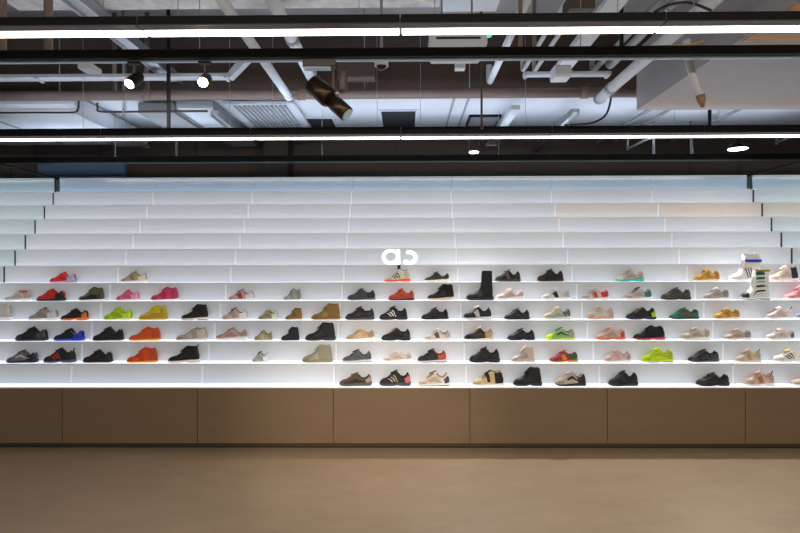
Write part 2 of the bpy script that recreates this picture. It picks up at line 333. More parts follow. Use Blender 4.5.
 (2, 216, 247, 12.5, 'low', dict(u='#caa89c', s='#f4f2f2', o='#f6f4f4', c='#7c6358', g='#b98f82', st=.036), dict(toe='#c08078'), 'dusty rose runner on a thick white sole', 'under the peach runner'),
 (2, 254, 272, 10, 'low', dict(u='#aa9e78', s='#cfc49a', c='#4c4634', g='#9c9068', st=.018), dict(mid='#c2b78e'), 'khaki child sneaker with a dark collar', 'left of the small black child boot'),
 (2, 281, 299, 13.5, 'high', dict(u='#1a181a', s='#22202a', c='#121012', g='#1f1c1e', st=.022), {}, 'small black child boot', 'left of the large black-brown boot'),
 (2, 305, 335, 18, 'high', dict(u='#211714', s='#2c2628', o='#3e3a3e', c='#150e0c', g='#2a1d18', st=.028), {}, 'large black-brown lace-up boot', 'under the large tan boot'),
 (2, 346, 374, 12, 'low', dict(u='#c8ac84', s='#f0e8da', o='#efe6d6', c='#a98b60', g='#d9c29e', st=.028), dict(mid='#d8c09a'), 'light tan runner with a cream sole', 'above the grey trainer'),
 (2, 381, 410, 13, 'low', dict(u='#121215', s='#17171b', o='#202026', c='#0b0b0d', g='#b9a890', st=.024), {}, 'black leather sneaker with tan lace tips', 'above the faint blush sneaker'),
 (2, 424, 450, 11.5, 'low', dict(u='#d8cfc9', s='#e6dbd6', c='#28282c', g='#cfc6c0', st=.026), dict(mid='#57504e'), 'pale grey-pink runner with dark flecked side', 'on the third shelf up at the middle'),
 (2, 464, 493, 13, 'low', dict(u='#322a24', s='#eae4dc', o='#f0ece6', c='#d8c094', g='#d2ba92', st=.022), dict(heel='#c6a880', toe='#16161a'), 'dark brown runner with a tan heel', 'above the all black chunky runner'),
 (2, 507, 534, 11.5, 'low', dict(u='#101016', s='#1c1c28', o='#5c58c0', c='#17171e', g='#17171c', st=.024), {}, 'black trainer with a violet outsole', 'left of the multicolour lime and green runner'),
 (2, 545, 574, 12.5, 'low', dict(u='#8ec060', s='#c4e060', o='#dfe8c8', c='#30605a', g='#1f7a5a', st=.024), dict(toe='#c8e620', heel='#a8a890', swoosh='#2a5c58'), 'lime, green and grey runner', 'between violet soled trainer and orange soled runner'),
 (2, 595, 624, 13.5, 'low', dict(u='#d2b8a4', s='#e2683a', o='#efe8e0', c='#d8c6b8', g='#cfa894', st=.03), dict(heelclip='#c8403a'), 'beige chunky runner with an orange midsole', 'above the pink sneaker of the second shelf'),
 (2, 633, 664, 14.5, 'mid', dict(u='#121216', s='#d83c78', o='#a8d828', c='#0e0e12', g='#1c1c20', st=.024), {}, 'black mid sneaker with a pink and lime sole', 'above the neon yellow sneaker'),
 (2, 680, 709, 12.5, 'low', dict(u='#cfc3ae', s='#f2efe8', o='#c9c6c0', c='#b5a890', g='#ddd3c2', st=.03), {}, 'oatmeal chunky runner', 'above the charcoal brown runner'),
 (2, 723, 750, 11, 'low', dict(u='#c6b4a4', s='#efebe6', c='#9a9288', g='#bba894', st=.026), dict(heel='#8c8e8c'), 'beige runner with a grey heel', 'above the runner with a lime ankle tab'),
 (2, 766, 793, 11.5, 'low', dict(u='#ddd3cc', s='#f2efec', c='#b6b4b0', g='#e4dcd6', st=.026), dict(heelclip='#5c6066'), 'off-white runner with a slate heel clip', 'above the white trainer with black stripes'),
 # second
 (1, 7, 37, 12, 'low', dict(u='#6a6a6c', s='#26262a', o='#17171a', c='#17171b', g='#26262a', st=.022), dict(heel='#1d1d22', swoosh='#b8bcc2'), 'grey and black trainer with a white curved line', 'left of the red striped runner'),
 (1, 44, 75, 14, 'low', dict(u='#1c2028', s='#4a5560', o='#62707a', c='#121418', g='#1a1c22', st=.024), dict(stripes='#c83428', ktab='#17191e'), 'black runner with red stripes and grey sole', 'under the cobalt soled runner'),
 (1, 83, 112, 12.5, 'low', dict(u='#17161a', s='#1b1a1c', o='#9c7a4a', c='#33343a', g='#17161a', st=.022), dict(heelclip='#2c2c32'), 'black runner on a thin caramel outsole', 'left of the lower orange mid top'),
 (1, 127, 157, 15, 'mid', dict(u='#dc5018', s='#f08a1c', o='#f8d480', c='#a83408', g='#e85c20', st=.02), dict(mid='#c8440e'), 'bright orange mid top with a yellow outsole', 'lower of the two orange mid tops'),
 (1, 168, 199, 16.5, 'high', dict(u='#141417', s='#efe8dc', o='#c8a25e', c='#0c0c0e', g='#17171a', st=.024), dict(ktab='#1c1c20'), 'black high top with a cream and tan sole', 'under the taupe mid top'),
 (1, 252, 268, 10.5, 'low', dict(u='#b4bab0', s='#eef0ec', c='#1d2a24', g='#2e3a34', st=.02), dict(heel='#f2f3f2'), 'tiny mint grey child sneaker with a black tongue', 'alone under the khaki child sneaker'),
 (1, 302, 332, 18, 'high', dict(u='#98957c', s='#8b876c', o='#a09c84', c='#b4b29c', g='#b0ae98', st=.028), dict(mid='#a9a78e'), 'pale moss green high top', 'under the large black-brown boot'),
 (1, 342, 371, 12.5, 'low', dict(u='#5a5c5a', s='#c9ccd0', o='#8a9298', c='#2a2c36', g='#34363a', st=.026), {}, 'slate grey slip-on sneaker', 'right of the moss green high top'),
 (1, 383, 411, 11.5, 'low', dict(u='#dccbc2', s='#f2eeec', c='#c2c0be', g='#e0d2ca', st=.032), dict(heelclip='#b4b4b2'), 'very pale blush sneaker on a thick white sole', 'left of the black and red runner'),
 (1, 417, 446, 13, 'low', dict(u='#1a181b', s='#d8d4d4', o='#2a282c', c='#8f2c28', g='#1c1a1c', st=.024), dict(heel='#b8483a'), 'black runner with a red and white heel', 'under the pale grey-pink runner'),
 (1, 469, 499, 15, 'low', dict(u='#111214', s='#1a1c1e', o='#2e3032', c='#0c0d0e', g='#151618', st=.03), {}, 'all black chunky runner with a tall tongue', 'under the brown and tan runner'),
 (1, 511, 534, 16, 'high', dict(u='#cdbcb0', s='#c9b8ae', o='#e0d6d0', c='#e4dcd2', g='#ded2c6', st=.03), {}, 'blush beige high top', 'right of the all black chunky runner'),
 (1, 549, 577, 11.5, 'low', dict(u='#9c2a2c', s='#d87828', o='#e8e0a0', c='#1c5c44', g='#b23838', st=.024), dict(heel='#1e5a40', mid='#d88a24'), 'multicolour red, yellow and green trainer', 'left of the pale pink sneaker'),
 (1, 603, 630, 12.5, 'low', dict(u='#d9bcb8', s='#f4efee', c='#8e8684', g='#dcb2ae', st=.024), dict(mid='#cfa8a4', heelclip='#a89c9a'), 'pale pink knit sneaker', 'left of the neon yellow sneaker'),
 (1, 641, 672, 14, 'low', dict(u='#c6e418', s='#c9dc20', o='#94a0a8', c='#9ab410', g='#d2f028', st=.03), dict(swoosh='#a9c814'), 'neon yellow chunky sneaker', 'under the black, pink and lime sneaker'),
 (1, 688, 718, 12.5, 'low', dict(u='#322c2a', s='#4a4c54', o='#d0d2d6', c='#17171a', g='#3a3432', st=.022), dict(heel='#3a4048'), 'charcoal brown runner with a steel grey heel', 'above the plain black-brown trainer'),
 (1, 735, 760, 12.5, 'low', dict(u='#cdbba4', s='#e2d2c2', o='#d4b8a4', c='#a8d424', g='#c2ae96', st=.026), dict(ktab='#3c5050', mid='#b39c80'), 'beige runner with a lime ankle and dark pull tab', 'beside the charcoal brown runner'),
 (1, 773, 804, 12.5, 'low', dict(u='#f2efea', s='#f6f4f2', c='#d9c890', g='#dcc67a', st=.026), dict(stripes='#141416'), 'white trainer with three black stripes and yellow tongue', 'at the right edge'),
 # lowest
 (0, 339, 371, 12.5, 'low', dict(u='#55432f', s='#4a4a48', o='#5f6266', c='#2a211a', g='#6a5844', st=.03), dict(low='#2c211a', heelclip='#a89c8c'), 'brown suede runner', 'first shoe from the left on the lowest shelf'),
 (0, 379, 410, 15, 'low', dict(u='#1b1d26', s='#343e54', o='#4a566c', c='#14151b', g='#1d1f28', st=.03), dict(stripes='#b8a890', heelclip='#d8706c'), 'navy trainer with tan stripes and pink heel line', 'right of the brown suede runner'),
 (0, 418, 449, 14.5, 'low', dict(u='#d6c8b8', s='#e9e4dc', o='#48505c', c='#55504c', g='#6c6660', st=.024), dict(heel='#ded8d0', heelclip='#3c4450'), 'bone coloured runner with a slate outsole', 'right of the navy trainer'),
 (0, 472, 503, 15.5, 'mid', dict(u='#d2b98a', s='#efe8d8', o='#f4f0e8', c='#121214', g='#131316', st=.022), dict(heel='#131316', strap='#17161a'), 'sand and black sneaker with a black tongue', 'left of the lowest black high top'),
 (0, 513, 541, 18.5, 'high', dict(u='#101013', s='#1a1c26', o='#34384a', c='#0b0b0d', g='#17171b', st=.03), {}, 'black high top on a dark navy sole', 'on the lowest shelf at the middle'),
 (0, 555, 585, 14.5, 'low', dict(u='#b6a898', s='#20242a', o='#16181c', c='#1c2a2a', g='#c4b8aa', st=.026), dict(swoosh='#2c2826', heel='#1b2424'), 'grey-beige runner with a black sole', 'right of the navy soled high top'),
 (0, 608, 637, 14.5, 'low', dict(u='#131517', s='#1b1e20', o='#24282a', c='#0d0e10', g='#2a3234', st=.028), dict(mid='#20282a'), 'black jogging shoe', 'standing alone right of the grey-beige runner'),
 (0, 696, 728, 12.5, 'low', dict(u='#272120', s='#2a2422', o='#332c2a', c='#2c3232', g='#2c2624', st=.024), {}, 'plain black-brown low trainer', 'right on the lowest shelf'),
 (0, 744, 773, 14, 'low', dict(u='#d6b8a8', s='#eddfd4', o='#d2b8a8', c='#8a3038', g='#d4aca0', st=.028), dict(mid='#b0705c', ktab='#4a4444'), 'peach beige runner with a maroon collar', 'right of the plain black-brown trainer'),
 (0, 791, 822, 11, 'low', dict(u='#d4bfb0', s='#f0e9e2', c='#b8a294', g='#cdb6a6', st=.026), {}, 'beige sneaker', 'mostly cut off by the right edge on the lowest shelf'),
]
TIER = ['lowest lit shelf', 'second lit shelf up', 'third lit shelf up', 'fourth lit shelf up', 'fifth lit shelf up', 'sixth lit shelf up']
GROUPS = ['shoes on the ' + t for t in TIER]

# ------------------------------------------------------------------ stepped glowing display
def DK(k): return CAMD + k * T
LOGO_ROW = 6
def holders(k, c):
    x0 = (c - 3.5) * U; x1 = x0 + U; out = []
    for s in SHOES:
        if s[0] == k:
            xm = (PX(s[1], DK(k) + .085) + PX(s[2], DK(k) + .085)) / 2
            if x0 <= xm < x1: out.append(s[7])
    return out
TIERW = ['lowest tier', 'second tier up', 'third tier up', 'fourth tier up', 'fifth tier up', 'sixth tier up', 'seventh tier up', 'eighth tier up',
         'ninth tier up', 'tenth tier up', 'second tier from the top']
for k in range(11):
    z = Z0 + k * R; y0 = k * T; yr = (k + 1) * T - 0.004
    for c in range(7):
        x0 = (c - 3.5) * U; x1 = x0 + U
        if c == 0: x0 = ENDL
        if c == 6: x1 = ENDR
        if c == 0: xa, xb = x0 + 0.009, x1
        elif c == 6: xa, xb = x0, x1 - 0.009
        else: xa, xb = x0, x1
        h = holders(k, c)
        if h: lab = 'lit shelf section holding the ' + ' '.join(h[0].split()[:11])
        else: lab = 'empty glowing white shelf section, %s, %s' % (TIERW[k], COLW[c])
        beige = (k == 9 and c == 6); creamy = (k == 9 and c == 5)
        if beige: lab = 'beige tinted shelf section high up beside the mirror on the right'
        if creamy: lab = 'cream tinted shelf section left of the beige one high on the wall'
        t = thing('display_shelf', lab, 'shelf', (x0 + U / 2, y0, z), 'glowing white shelf sections, ' + TIERW[k])
        mr = M_beige if beige else M_cream if creamy else M_white
        zt = z + R - 0.0085
        obj('back_panel', MB().box(xa, xb - 0.002, yr, yr + 0.004, z - 0.008, zt), mr, t)
        obj('shelf_plate', MB().box(x0 + 0.001, x1 - 0.001, y0 + 0.004, yr - 0.0015, z - 0.008, z), M_tread, t)
        obj('front_edge', MB().box(x0 + 0.001, x1 - 0.001, y0, y0 + 0.0038, z - 0.008, z - 0.0003), M_lip, t)
        if c < 6:
            obj('joint_strip', MB().box(x1 - 0.022, x1 - 0.003, yr - 0.0014, yr - 0.0002, z + 0.0005, zt - 0.012), M_joint, t)
            obj('joint_clip', MB().prism_x([(y0 + .012, z + .0003), (yr - .002, z + .0003), (yr - .002, z + .0018), (y0 + .012, z + .0018)], x1 - 0.0045, x1 - 0.0018), mat('joint_clip_grey', '#4d5258'), t)
        if c in (0, 6):
            a, b = (x0 + 0.0005, x0 + 0.0085) if c == 0 else (x1 - 0.0085, x1 - 0.0005)
            obj('end_trim', MB().box(a, b, yr - 0.002, yr + 0.004, z + 0.0005, zt - 0.003), M_endtrim, t)
# top row: blue glass parapet panels just behind the top shelf edge
k = 11; z = Z0 + k * R; y0 = k * T
for c in range(7):
    x0 = (c - 3.5) * U; x1 = x0 + U
    if c == 0: x0 = ENDL + .034
    if c == 6: x1 = ENDR - .034
    t = thing('parapet_panel', 'blue tinted glass panel crowning the display, ' + COLW[c], 'panel', (x0 + U / 2, y0, z), 'blue glass panels on top of the display')
    obj('glass_sheet', MB().box(x0 + 0.002, x1 - 0.002, y0 + 0.072, y0 + 0.085, z + 0.0002, 2.788), M_bluep, t)
    obj('light_ledge', MB().box(x0 + 0.001, x1 - 0.001, y0 + 0.0035, y0 + 0.0715, z - 0.008, z), M_tread, t)
    obj('front_edge', MB().box(x0 + 0.001, x1 - 0.001, y0, y0 + 0.0034, z - 0.008, z - 0.0003), M_lip, t)
    obj('cap_rail', MB().box(x0 + 0.001, x1 - 0.001, y0 + 0.068, y0 + 0.09, 2.7885, 2.800), M_lip, t)
# closing panel behind the display
struct('wall_display_back', MB().box(ENDL + .04, ENDR - .04, 11 * T + 0.10, 11 * T + 0.13, 0.0, 2.785), M_dark)

# projected logo on the seventh tier, its light built as glowing letters: an "a" and a "5"-like sign
def ring(mb, cx, cz, ro, ri, a0, a1, y0, y1, n=36, sx=1.14):
    rows = []
    full = abs(a1 - a0) >= 2 * math.pi - 1e-6
    for i in range(n + 1):
        a = a0 + (a1 - a0) * i / n
        ca, sa = math.cos(a), math.sin(a)
        rows.append([(cx + ri * ca * sx, y0, cz + ri * sa), (cx + ro * ca * sx, y0, cz + ro * sa), (cx + ro * ca * sx, y1, cz + ro * sa), (cx + ri * ca * sx, y1, cz + ri * sa)])
    b = mb.grid(rows, close=True)
    if not full:
        mb.f.append((b, b + 1, b + 2, b + 3)); e = b + n * 4; mb.f.append((e + 3, e + 2, e + 1, e))
DR = DK(7) - 0.004
yl = Yw(DR)
zc = Z0 + 6 * R + 0.0895
t = thing('projected_logo', 'white rounded a5 logo projected as light onto the shelf wall above the cream high top', 'projection', (PX(400, DR), yl, zc - 0.08))
m = MB(); cx = PX(390.8, DR)
ring(m, cx, zc, 0.0885, 0.054, 0, 2 * math.pi, yl - 0.004, yl - 0.0006)
m.box(cx + 0.063, cx + 0.104, yl - 0.0042, yl - 0.0006, zc - 0.088, zc + 0.085)
obj('letter_a', m, M_logo, t)
m = MB(); cx = PX(409.3, DR)
ring(m, cx, zc - 0.009, 0.080, 0.043, math.radians(100), math.radians(-125), yl - 0.004, yl - 0.0006)
ring(m, cx - 0.014, zc + 0.052, 0.020, 0.0001, 0, 2 * math.pi, yl - 0.0046, yl - 0.0006)
ring(m, cx - 0.038, zc - 0.060, 0.025, 0.0001, 0, 2 * math.pi, yl - 0.0046, yl - 0.0006)
m.box(cx - 0.014, cx + 0.03, yl - 0.0042, yl - 0.0006, zc + 0.036, zc + 0.074)
obj('figure_five', m, M_logo, t)

# ------------------------------------------------------------------ shoe builder
def interp(pts, u):
    if u <= pts[0][0]: return pts[0][1]
    for (a, fa), (b, fb) in zip(pts, pts[1:]):
        if u <= b:
            q = (u - a) / (b - a); q = q * q * (3 - 2 * q) * 0.5 + q * 0.5
            return fa + (fb - fa) * q
    return pts[-1][1]
PROF = {
 'low': [(0, .20), (.03, .34), (.10, .43), (.22, .50), (.34, .66), (.46, .88), (.53, 1.0), (.57, .97), (.62, .78), (.70, .62), (.80, .60), (.88, .68), (.94, .88), (.97, .90), (1, .70)],
 'mid': [(0, .16), (.03, .28), (.10, .36), (.25, .42), (.38, .58), (.48, .78), (.56, .97), (.60, 1.0), (.66, .92), (.78, .86), (.90, .92), (.96, .98), (1, .86)],
 'high': [(0, .15), (.03, .26), (.12, .34), (.28, .40), (.40, .52), (.49, .70), (.55, .92), (.59, 1.0), (.66, .97), (.80, .94), (.90, .96), (.96, .98), (1, .9)],
 'talls': [(0, .10), (.03, .18), (.12, .23), (.22, .27), (.32, .33), (.38, .42), (.42, .56), (.445, .80), (.46, .97), (.48, 1.0), (.70, 1.0), (.85, 1.0), (.96, 1.0), (1, .98)],
 'tall': [(0, .09), (.03, .16), (.12, .21), (.28, .24), (.42, .30), (.50, .36), (.555, .46), (.575, .70), (.59, .96), (.61, 1.0), (.70, 1.0), (.85, 1.0), (.96, 1.0), (1, .98)],
}
WID = [(0, .010), (.015, .022), (.05, .034), (.13, .044), (.28, .049), (.45, .043), (.6, .038), (.8, .036), (.92, .033), (.975, .024), (1, .012)]
STN = [0, .008, .02, .04, .07, .11, .16, .21, .26, .31, .36, .41, .45, .49, .52, .545, .56, .575, .59, .61, .64, .68, .72, .77, .82, .87, .91, .94, .965, .98, .992, 1]
TS = [-1, -.9, -.78, -.66, -.55, -.45, -.38, -.33, -.25, -.12, 0, .12, .25, .33, .38, .45, .55, .66, .78, .9, 1]
def sst(a, b, x):
    q = max(0.0, min(1.0, (x - a) / (b - a))); return q * q * (3 - 2 * q)

def make_shoe(spec, nm):
    k, x0, x1, hp, kind, c, acc, short, rest = spec
    D = DK(k) + 0.082
    X0, X1 = PX(x0, D), PX(x1, D); L = (X1 - X0) * 0.97
    H = hp * D / F; s = L / 0.27
    z = Z0 + k * R
    group = GROUPS[k]
    tl = kind in ('tall', 'talls')
    cat = 'boot' if (tl or 'boot' in short) else 'sneaker'
    lab = short + ', ' + rest
    rt = thing(nm, lab, cat, ((X0 + X1) / 2, Yw(D), z + 0.0006), group, random.uniform(-.03, .03))
    rt['_local'] = 1
    st = c.get('st', .026) * s * 1.15
    dip = random.uniform(-.06, .05); toeh = random.uniform(-.03, .04); wave = random.choice([0, .25, .45]) if c.get('st', .026) >= .024 else 0
    stp = [(0, .62), (.1, .6), (.3, .62), (.5, .75), (.75, .98), (1, 1.05)]
    def soletop(u): return st * interp(stp, u)
    def spring(u): return 0.010 * s * max(0, 1 - u / .16) ** 2 + 0.004 * s * max(0, (u - .93) / .07) ** 2
    pf = PROF[kind]
    def w(u): return interp(WID, u) * s
    def cy(u): return 0.006 * s * math.sin(u * 3.0 + .4)
    def hh(u):
        e = .012
        v = (interp(pf, max(0, u - e)) + interp(pf, u) * 2 + interp(pf, min(1, u + e))) / 4
        if kind in ('low', 'mid'):
            v += dip * math.exp(-((u - .76) / .09) ** 2) + toeh * math.exp(-((u - .12) / .1) ** 2)
        return H * v
    o0, o1 = {'low': (.50, .60), 'mid': (.53, .62), 'high': (.55, .62), 'tall': (.56, .60), 'talls': (.44, .48)}[kind]
    def S(u, t, off=0.0):
        ww = w(u); h = max(hh(u), soletop(u) + .012 * s); zb = soletop(u) - .004
        a = (1 - abs(t)) * math.pi / 2; sg = -1 if t < 0 else 1
        ye = ww * math.cos(a) ** .62 if abs(t) > 0 else 0.0
        ze = zb + (h - zb) * math.sin(a) ** .8 if a > 0 else zb
        o = sst(o0, o1, u) * (1 - sst(.955, .985, u))
        if o > 0:
            tall = min(1.0, max(0.0, (H - .12) / .15))
            if abs(t) >= .35:
                q = (1 - abs(t)) / .65
                yo = ww * (1 + .06 * math.sin(q * math.pi) - .30 * q * q); zo = zb + (h - zb) * q ** .95
            else:
                q = 1 - abs(t) / .35
                yo = ww * .68 * (1 - q) ; zo = h - .045 * min(1.0, q * 1.8) * (H / .12) ** .3
            ye = ye + (yo - ye) * o; ze = ze + (zo - ze) * o
        zr = max(0, (ze - zb)) / .11
        hb = sst(.74, 1, u)
        dx = hb * s * (.004 * math.sin(min(1.0, zr * 1.6) * math.pi) - .011 * min(1.0, zr) ** 1.5)
        if tl: dx *= .5
        return Vector((u * L - L / 2 + dx, cy(u) + sg * ye, ze))
    def Sn(u, t, off):
        e = .004; p = S(u, t)
        du = S(min(1, u + e), t) - S(max(0, u - e), t)
        dt = S(u, min(1, t + .02)) - S(u, max(-1, t - .02))
        n = du.cross(dt)
        if n.length < 1e-9: n = Vector((0, t, 1))
        n.normalize()
        ref = Vector((0, 1 if t > 0 else -1, .4))
        if n.dot(ref) < 0: n = -n
        return p + n * off
    def part(name, mb, col, rough=.65, sm=True, bump=.12, fab=True, under=None):
        if sum(int(col[i:i + 2], 16) for i in (1, 3, 5)) < 150: col = '#%02x%02x%02x' % tuple(int(int(col[i:i + 2], 16) * .72) for i in (1, 3, 5))
        return obj(name, mb, mat(('fabric ' if fab else 'rubber ') + col, col, rough=rough, noise=.10 if fab else .03, nscale=140 if fab else 40, bump=bump if fab else 0), under or rt, sm)
    def shade(h, k2):
        r, g, b_ = (int(h[i:i + 2], 16) for i in (1, 3, 5)); lum = (r + g + b_) / 3
        if lum < 70: q = [min(255, int(v + 15 * abs(k2))) for v in (r, g, b_)]
        else: q = [int(v * (1 - .20 * k2)) for v in (r, g, b_)]
        return '#%02x%02x%02x' % tuple(q)
    # upper
    m = MB(); rows = [[S(u, t) for t in TS] for u in STN]
    b = m.grid(rows); n = len(TS)
    m.f.append(tuple(b + i for i in range(n))); e = b + (len(STN) - 1) * n; m.f.append(tuple(e + i for i in reversed(range(n))))
    m.f.append(tuple([b + i * n for i in reversed(range(len(STN)))] + [b + i * n + n - 1 for i in range(len(STN))]))
    upper = part('upper', m, c['u']); upper['_local'] = 1
    # midsole and outsole
    def slab(f0, f1, grow, bul):
        m = MB(); rows = []
        us = [0, .006, .02, .05, .1, .17, .25, .33, .41, .5, .58, .66, .74, .82, .89, .94, .97, .99, 1]
        for u in us:
            tp = soletop(u); lo = spring(u) + wave * tp * math.exp(-((u - .56) / .07) ** 2)
            za = lo + (tp - lo) * f0; zb = lo + (tp - lo) * f1
            ww = w(u) + grow * s; x = (u * (1.045) - .012) * L - L / 2
            pr = [(ww - bul, za), (ww, za * .7 + zb * .3), (ww, za * .25 + zb * .75), (ww - bul * .9, zb)]
            rows.append([(x, cy(u) - a, q) for a, q in pr] + [(x, cy(u) + a, q) for a, q in reversed(pr)])
        b = m.grid(rows, close=True); m.f.append(tuple(b + i for i in reversed(range(8)))); e = b + (len(us) - 1) * 8; m.f.append(tuple(e + i for i in range(8)))
        return m
    part('midsole', slab(.30, 1.0, .0035, .003 * s), c['s'], .5, True, fab=False)
    part('outsole', slab(0.0, .31, .003, .002 * s), c.get('o', c['s']), .6, True, fab=False)
    # lining inside the collar
    m = MB(); rows = []
    for u in [o1 + (.955 - o1) * i / 8 for i in range(9)]:
        rows.append([Sn(u, t, .0012) + Vector((0, 0, .0012)) for t in (-.36, -.30, -.22, -.1, 0, .1, .22, .30, .36)])
    m.grid(rows); part('lining', m, c['c'], .85, under=upper)
    # tongue
    ut = (o0 + o1) / 2 - .015
    hT = hh(ut); lean = .014 * s; rise = .003 * s if kind not in ('tall', 'talls') else .004
    m = MB(); rows = []
    for i in range(7):
        q = i / 6
        bk = .010 if tl else .045 * s
        xx = ut * L - L / 2 - bk + (bk + (.004 if tl else lean)) * q
        zz = (S(ut - .10, 0).z - .004 if not tl else H * .6) * (1 - q) + (hT + rise) * q
        wd = w(.5) * (.42 + .12 * q) * (1 - .25 * max(0, q - .8) / .2)
        rows.append([(xx - .004, cy(.5) - wd, zz), (xx - .007, cy(.5), zz + .004), (xx - .004, cy(.5) + wd, zz), (xx + .004, cy(.5) + wd, zz - .003), (xx + .002, cy(.5), zz), (xx + .004, cy(.5) - wd, zz - .003)])
    b = m.grid(rows, close=True); m.f.append(tuple(b + i for i in reversed(range(6)))); m.f.append(tuple(b + 36 + i for i in range(6)))
    tong = part('tongue', m, c['g'], .8); tong['_local'] = 1
    # laces
    if kind not in ('tall', 'talls'):
        m = MB()
        for i in range(5):
            u = o0 - .21 + .043 * i
            pts = [Sn(u + .012 * (1 - abs(t) / .4), t, .0022) for t in (-.42, -.28, -.12, 0, .12, .28, .42)]
            m.tube(pts, .0022 * s, 5)
        part('laces', m, shade(c['g'], -1.2) if sum(rgb(c['g'])[:3]) < .12 else c['g'], .8, under=tong)
    # overlays that follow the surface
    def patch(name, col, u0, u1, t0, t1, skew=0.0, off=.0018, nu=7, nt_=7, both=True, taper=0.0):
        m = MB()
        for sg in ((-1, 1) if both else (-1,)):
            top, bot = [], []
            for i in range(nu + 1):
                ra, rb = [], []
                for j in range(nt_ + 1):
                    q = j / nt_; t = (t0 + (t1 - t0) * q)
                    uu = u0 + (u1 - u0) * i / nu + skew * (q - .5)
                    uu = min(.998, max(.003, uu))
                    if taper: t = t + taper * (i / nu) * (1 if q < .5 else -1) * abs(q - .5) * 2
                    p = Sn(uu, sg * t, off); r = Sn(uu, sg * t, -.001)
                    ra.append(p); rb.append(r)
                top.append(ra); bot.append(rb)
            a = m.grid(top); b2 = m.grid(bot); W = nt_ + 1; Hn = nu + 1
            loop = [j for j in range(W)] + [i * W + W - 1 for i in range(1, Hn)] + [(Hn - 1) * W + j for j in range(W - 2, -1, -1)] + [i * W for i in range(Hn - 2, 0, -1)]
            for p, q in zip(loop, loop[1:] + loop[:1]):
                m.f.append((a + p, a + q, b2 + q, b2 + p))
        return part(name, m, col, .55, under=upper)
    N1 = dict(both=False)
    for key, col in acc.items():
        if key == 'stripes':
            m0 = .34 if kind == 'low' else .36
            if kind in ('tall', 'talls'):
                for i in range(3): patch('side_stripe', col, m0 + .12 + i * .085, m0 + .155 + i * .085, .72, .97, .10, nu=3, both=False)
            else:
                for i in range(3): patch('side_stripe', col, m0 + i * .085, m0 + .04 + i * .085, .50, .93, .14, nu=3, both=False)
        elif key == 'heel': patch('heel_counter', col, .72, .995, .40, .99, .03)
        elif key == 'heelclip': patch('heel_clip', col, .84, .998, .55, 1.0, .03, off=.003)
        elif key == 'toe': patch('toe_cap', col, .004, .20, .02, .99, 0)
        elif key == 'mid': patch('side_panel', col, .40, .56, .52, .97, .10, both=False)
        elif key == 'low': patch('lower_panel', col, .03, .96, .74, .995, 0, nu=16, nt_=4, both=False)
        elif key == 'swoosh': patch('side_band', col, .36, .82, .58, .78, .06, nu=12, nt_=3, taper=.06, both=False)
        elif key == 'strap': patch('instep_strap', col, .44, .53, .04, .92, .08, off=.004)
        elif key == 'cuff':
            q = MB()
            if kind in ('tall', 'talls'):
                xa, xb = .47 * L - L / 2, .985 * L - L / 2
                if 'blue' in short: part('ankle_strap', MB().bbox(xa - .004, xb - .004, -w(.6) - .006, w(.6) + .010, H * .70, H * .80, .004), col, .5, False)
                else: part('collar_band', MB().bbox(xa + .03, xb + .002, -w(.6) * .8, w(.6) * .8, H * .955, H * 1.03, .004), col, .6, False)
            else: patch('collar_band', col, o1 + .0, .96, .36, .52, 0, off=.003, nu=12, nt_=3)
        elif key == 'bands':
            for a, bb in ((.38, .47), (.52, .58), (.63, .65)): patch('shaft_band', col, .47, .80, a, bb, 0, nu=8, nt_=3, both=False)
            patch('side_panel', '#1b1c20', .45, .86, .72, .77, .05, nu=8, nt_=3, both=False); patch('side_panel', '#1b1c20', .34, .80, .84, .88, .05, nu=8, nt_=3, both=False)
        elif key == 'ktab':
            m = MB()
            if kind == 'mid' and 'ankle loop' in short:
                p = S(.60, 0); xx = .57 * L - L / 2
                m.prism_x([(-.014, H * .80), (.014, H * .80), (.013, H + .045), (-.013, H + .045)], xx - .012, xx + .016)
                m = MB().box(xx - .014, xx + .018, -.014, .014, H * .78, H + .042)
            else:
                xx = L / 2 - .012; zz = hh(.95)
                m.tube([(xx - .004, 0, zz - .015), (xx + .006, 0, zz + .006), (xx + .012, 0, zz + .016), (xx + .016, 0, zz + .006), (xx + .012, 0, zz - .016)], .005 * s, 8)
            part('pull_tab', m, col, .7)
    if not tl:
        if 'toe' not in acc: patch('toe_guard', shade(c['u'], .9), .006, .24, .70, .995, -.08, off=.0016)
        patch('eyestay', shade(c['u'], 1.0), o0 - .24, o0 - .02, .16, .42, .05, off=.0022, nt_=4)
        if not ({'mid', 'swoosh', 'stripes', 'strap', 'low'} & set(acc)):
            patch('side_panel', shade(c['u'], .75), .34, .70, .66, .92, .12, off=.0018, both=False)
    if 'heel' not in acc and kind in ('low', 'mid') and 'heelclip' not in acc:
        patch('heel_counter', shade(c['u'], .7), .80, .992, .45, .98, .03)
    if 'tall white boot with a royal' in short:
        for (uu, col2) in ((.55, '#c9c9ce'), (.88, '#f2f2f2')):
            q = S(uu, 0); xx = q.x
            part('shaft_clip', MB().box(xx - .016, xx + .02, -.02, .02, H * .93, H + (.004 if uu < .6 else .024)), col2, .5, False)
    del rt['_local'], upper['_local'], tong['_local']
    return rt
for sp in SHOES:
    nm = 'boot' if (sp[4] in ('tall', 'talls') or 'boot' in sp[7]) else 'high_top_sneaker' if sp[4] in ('high', 'mid') else 'sneaker'
    make_shoe(sp, nm)

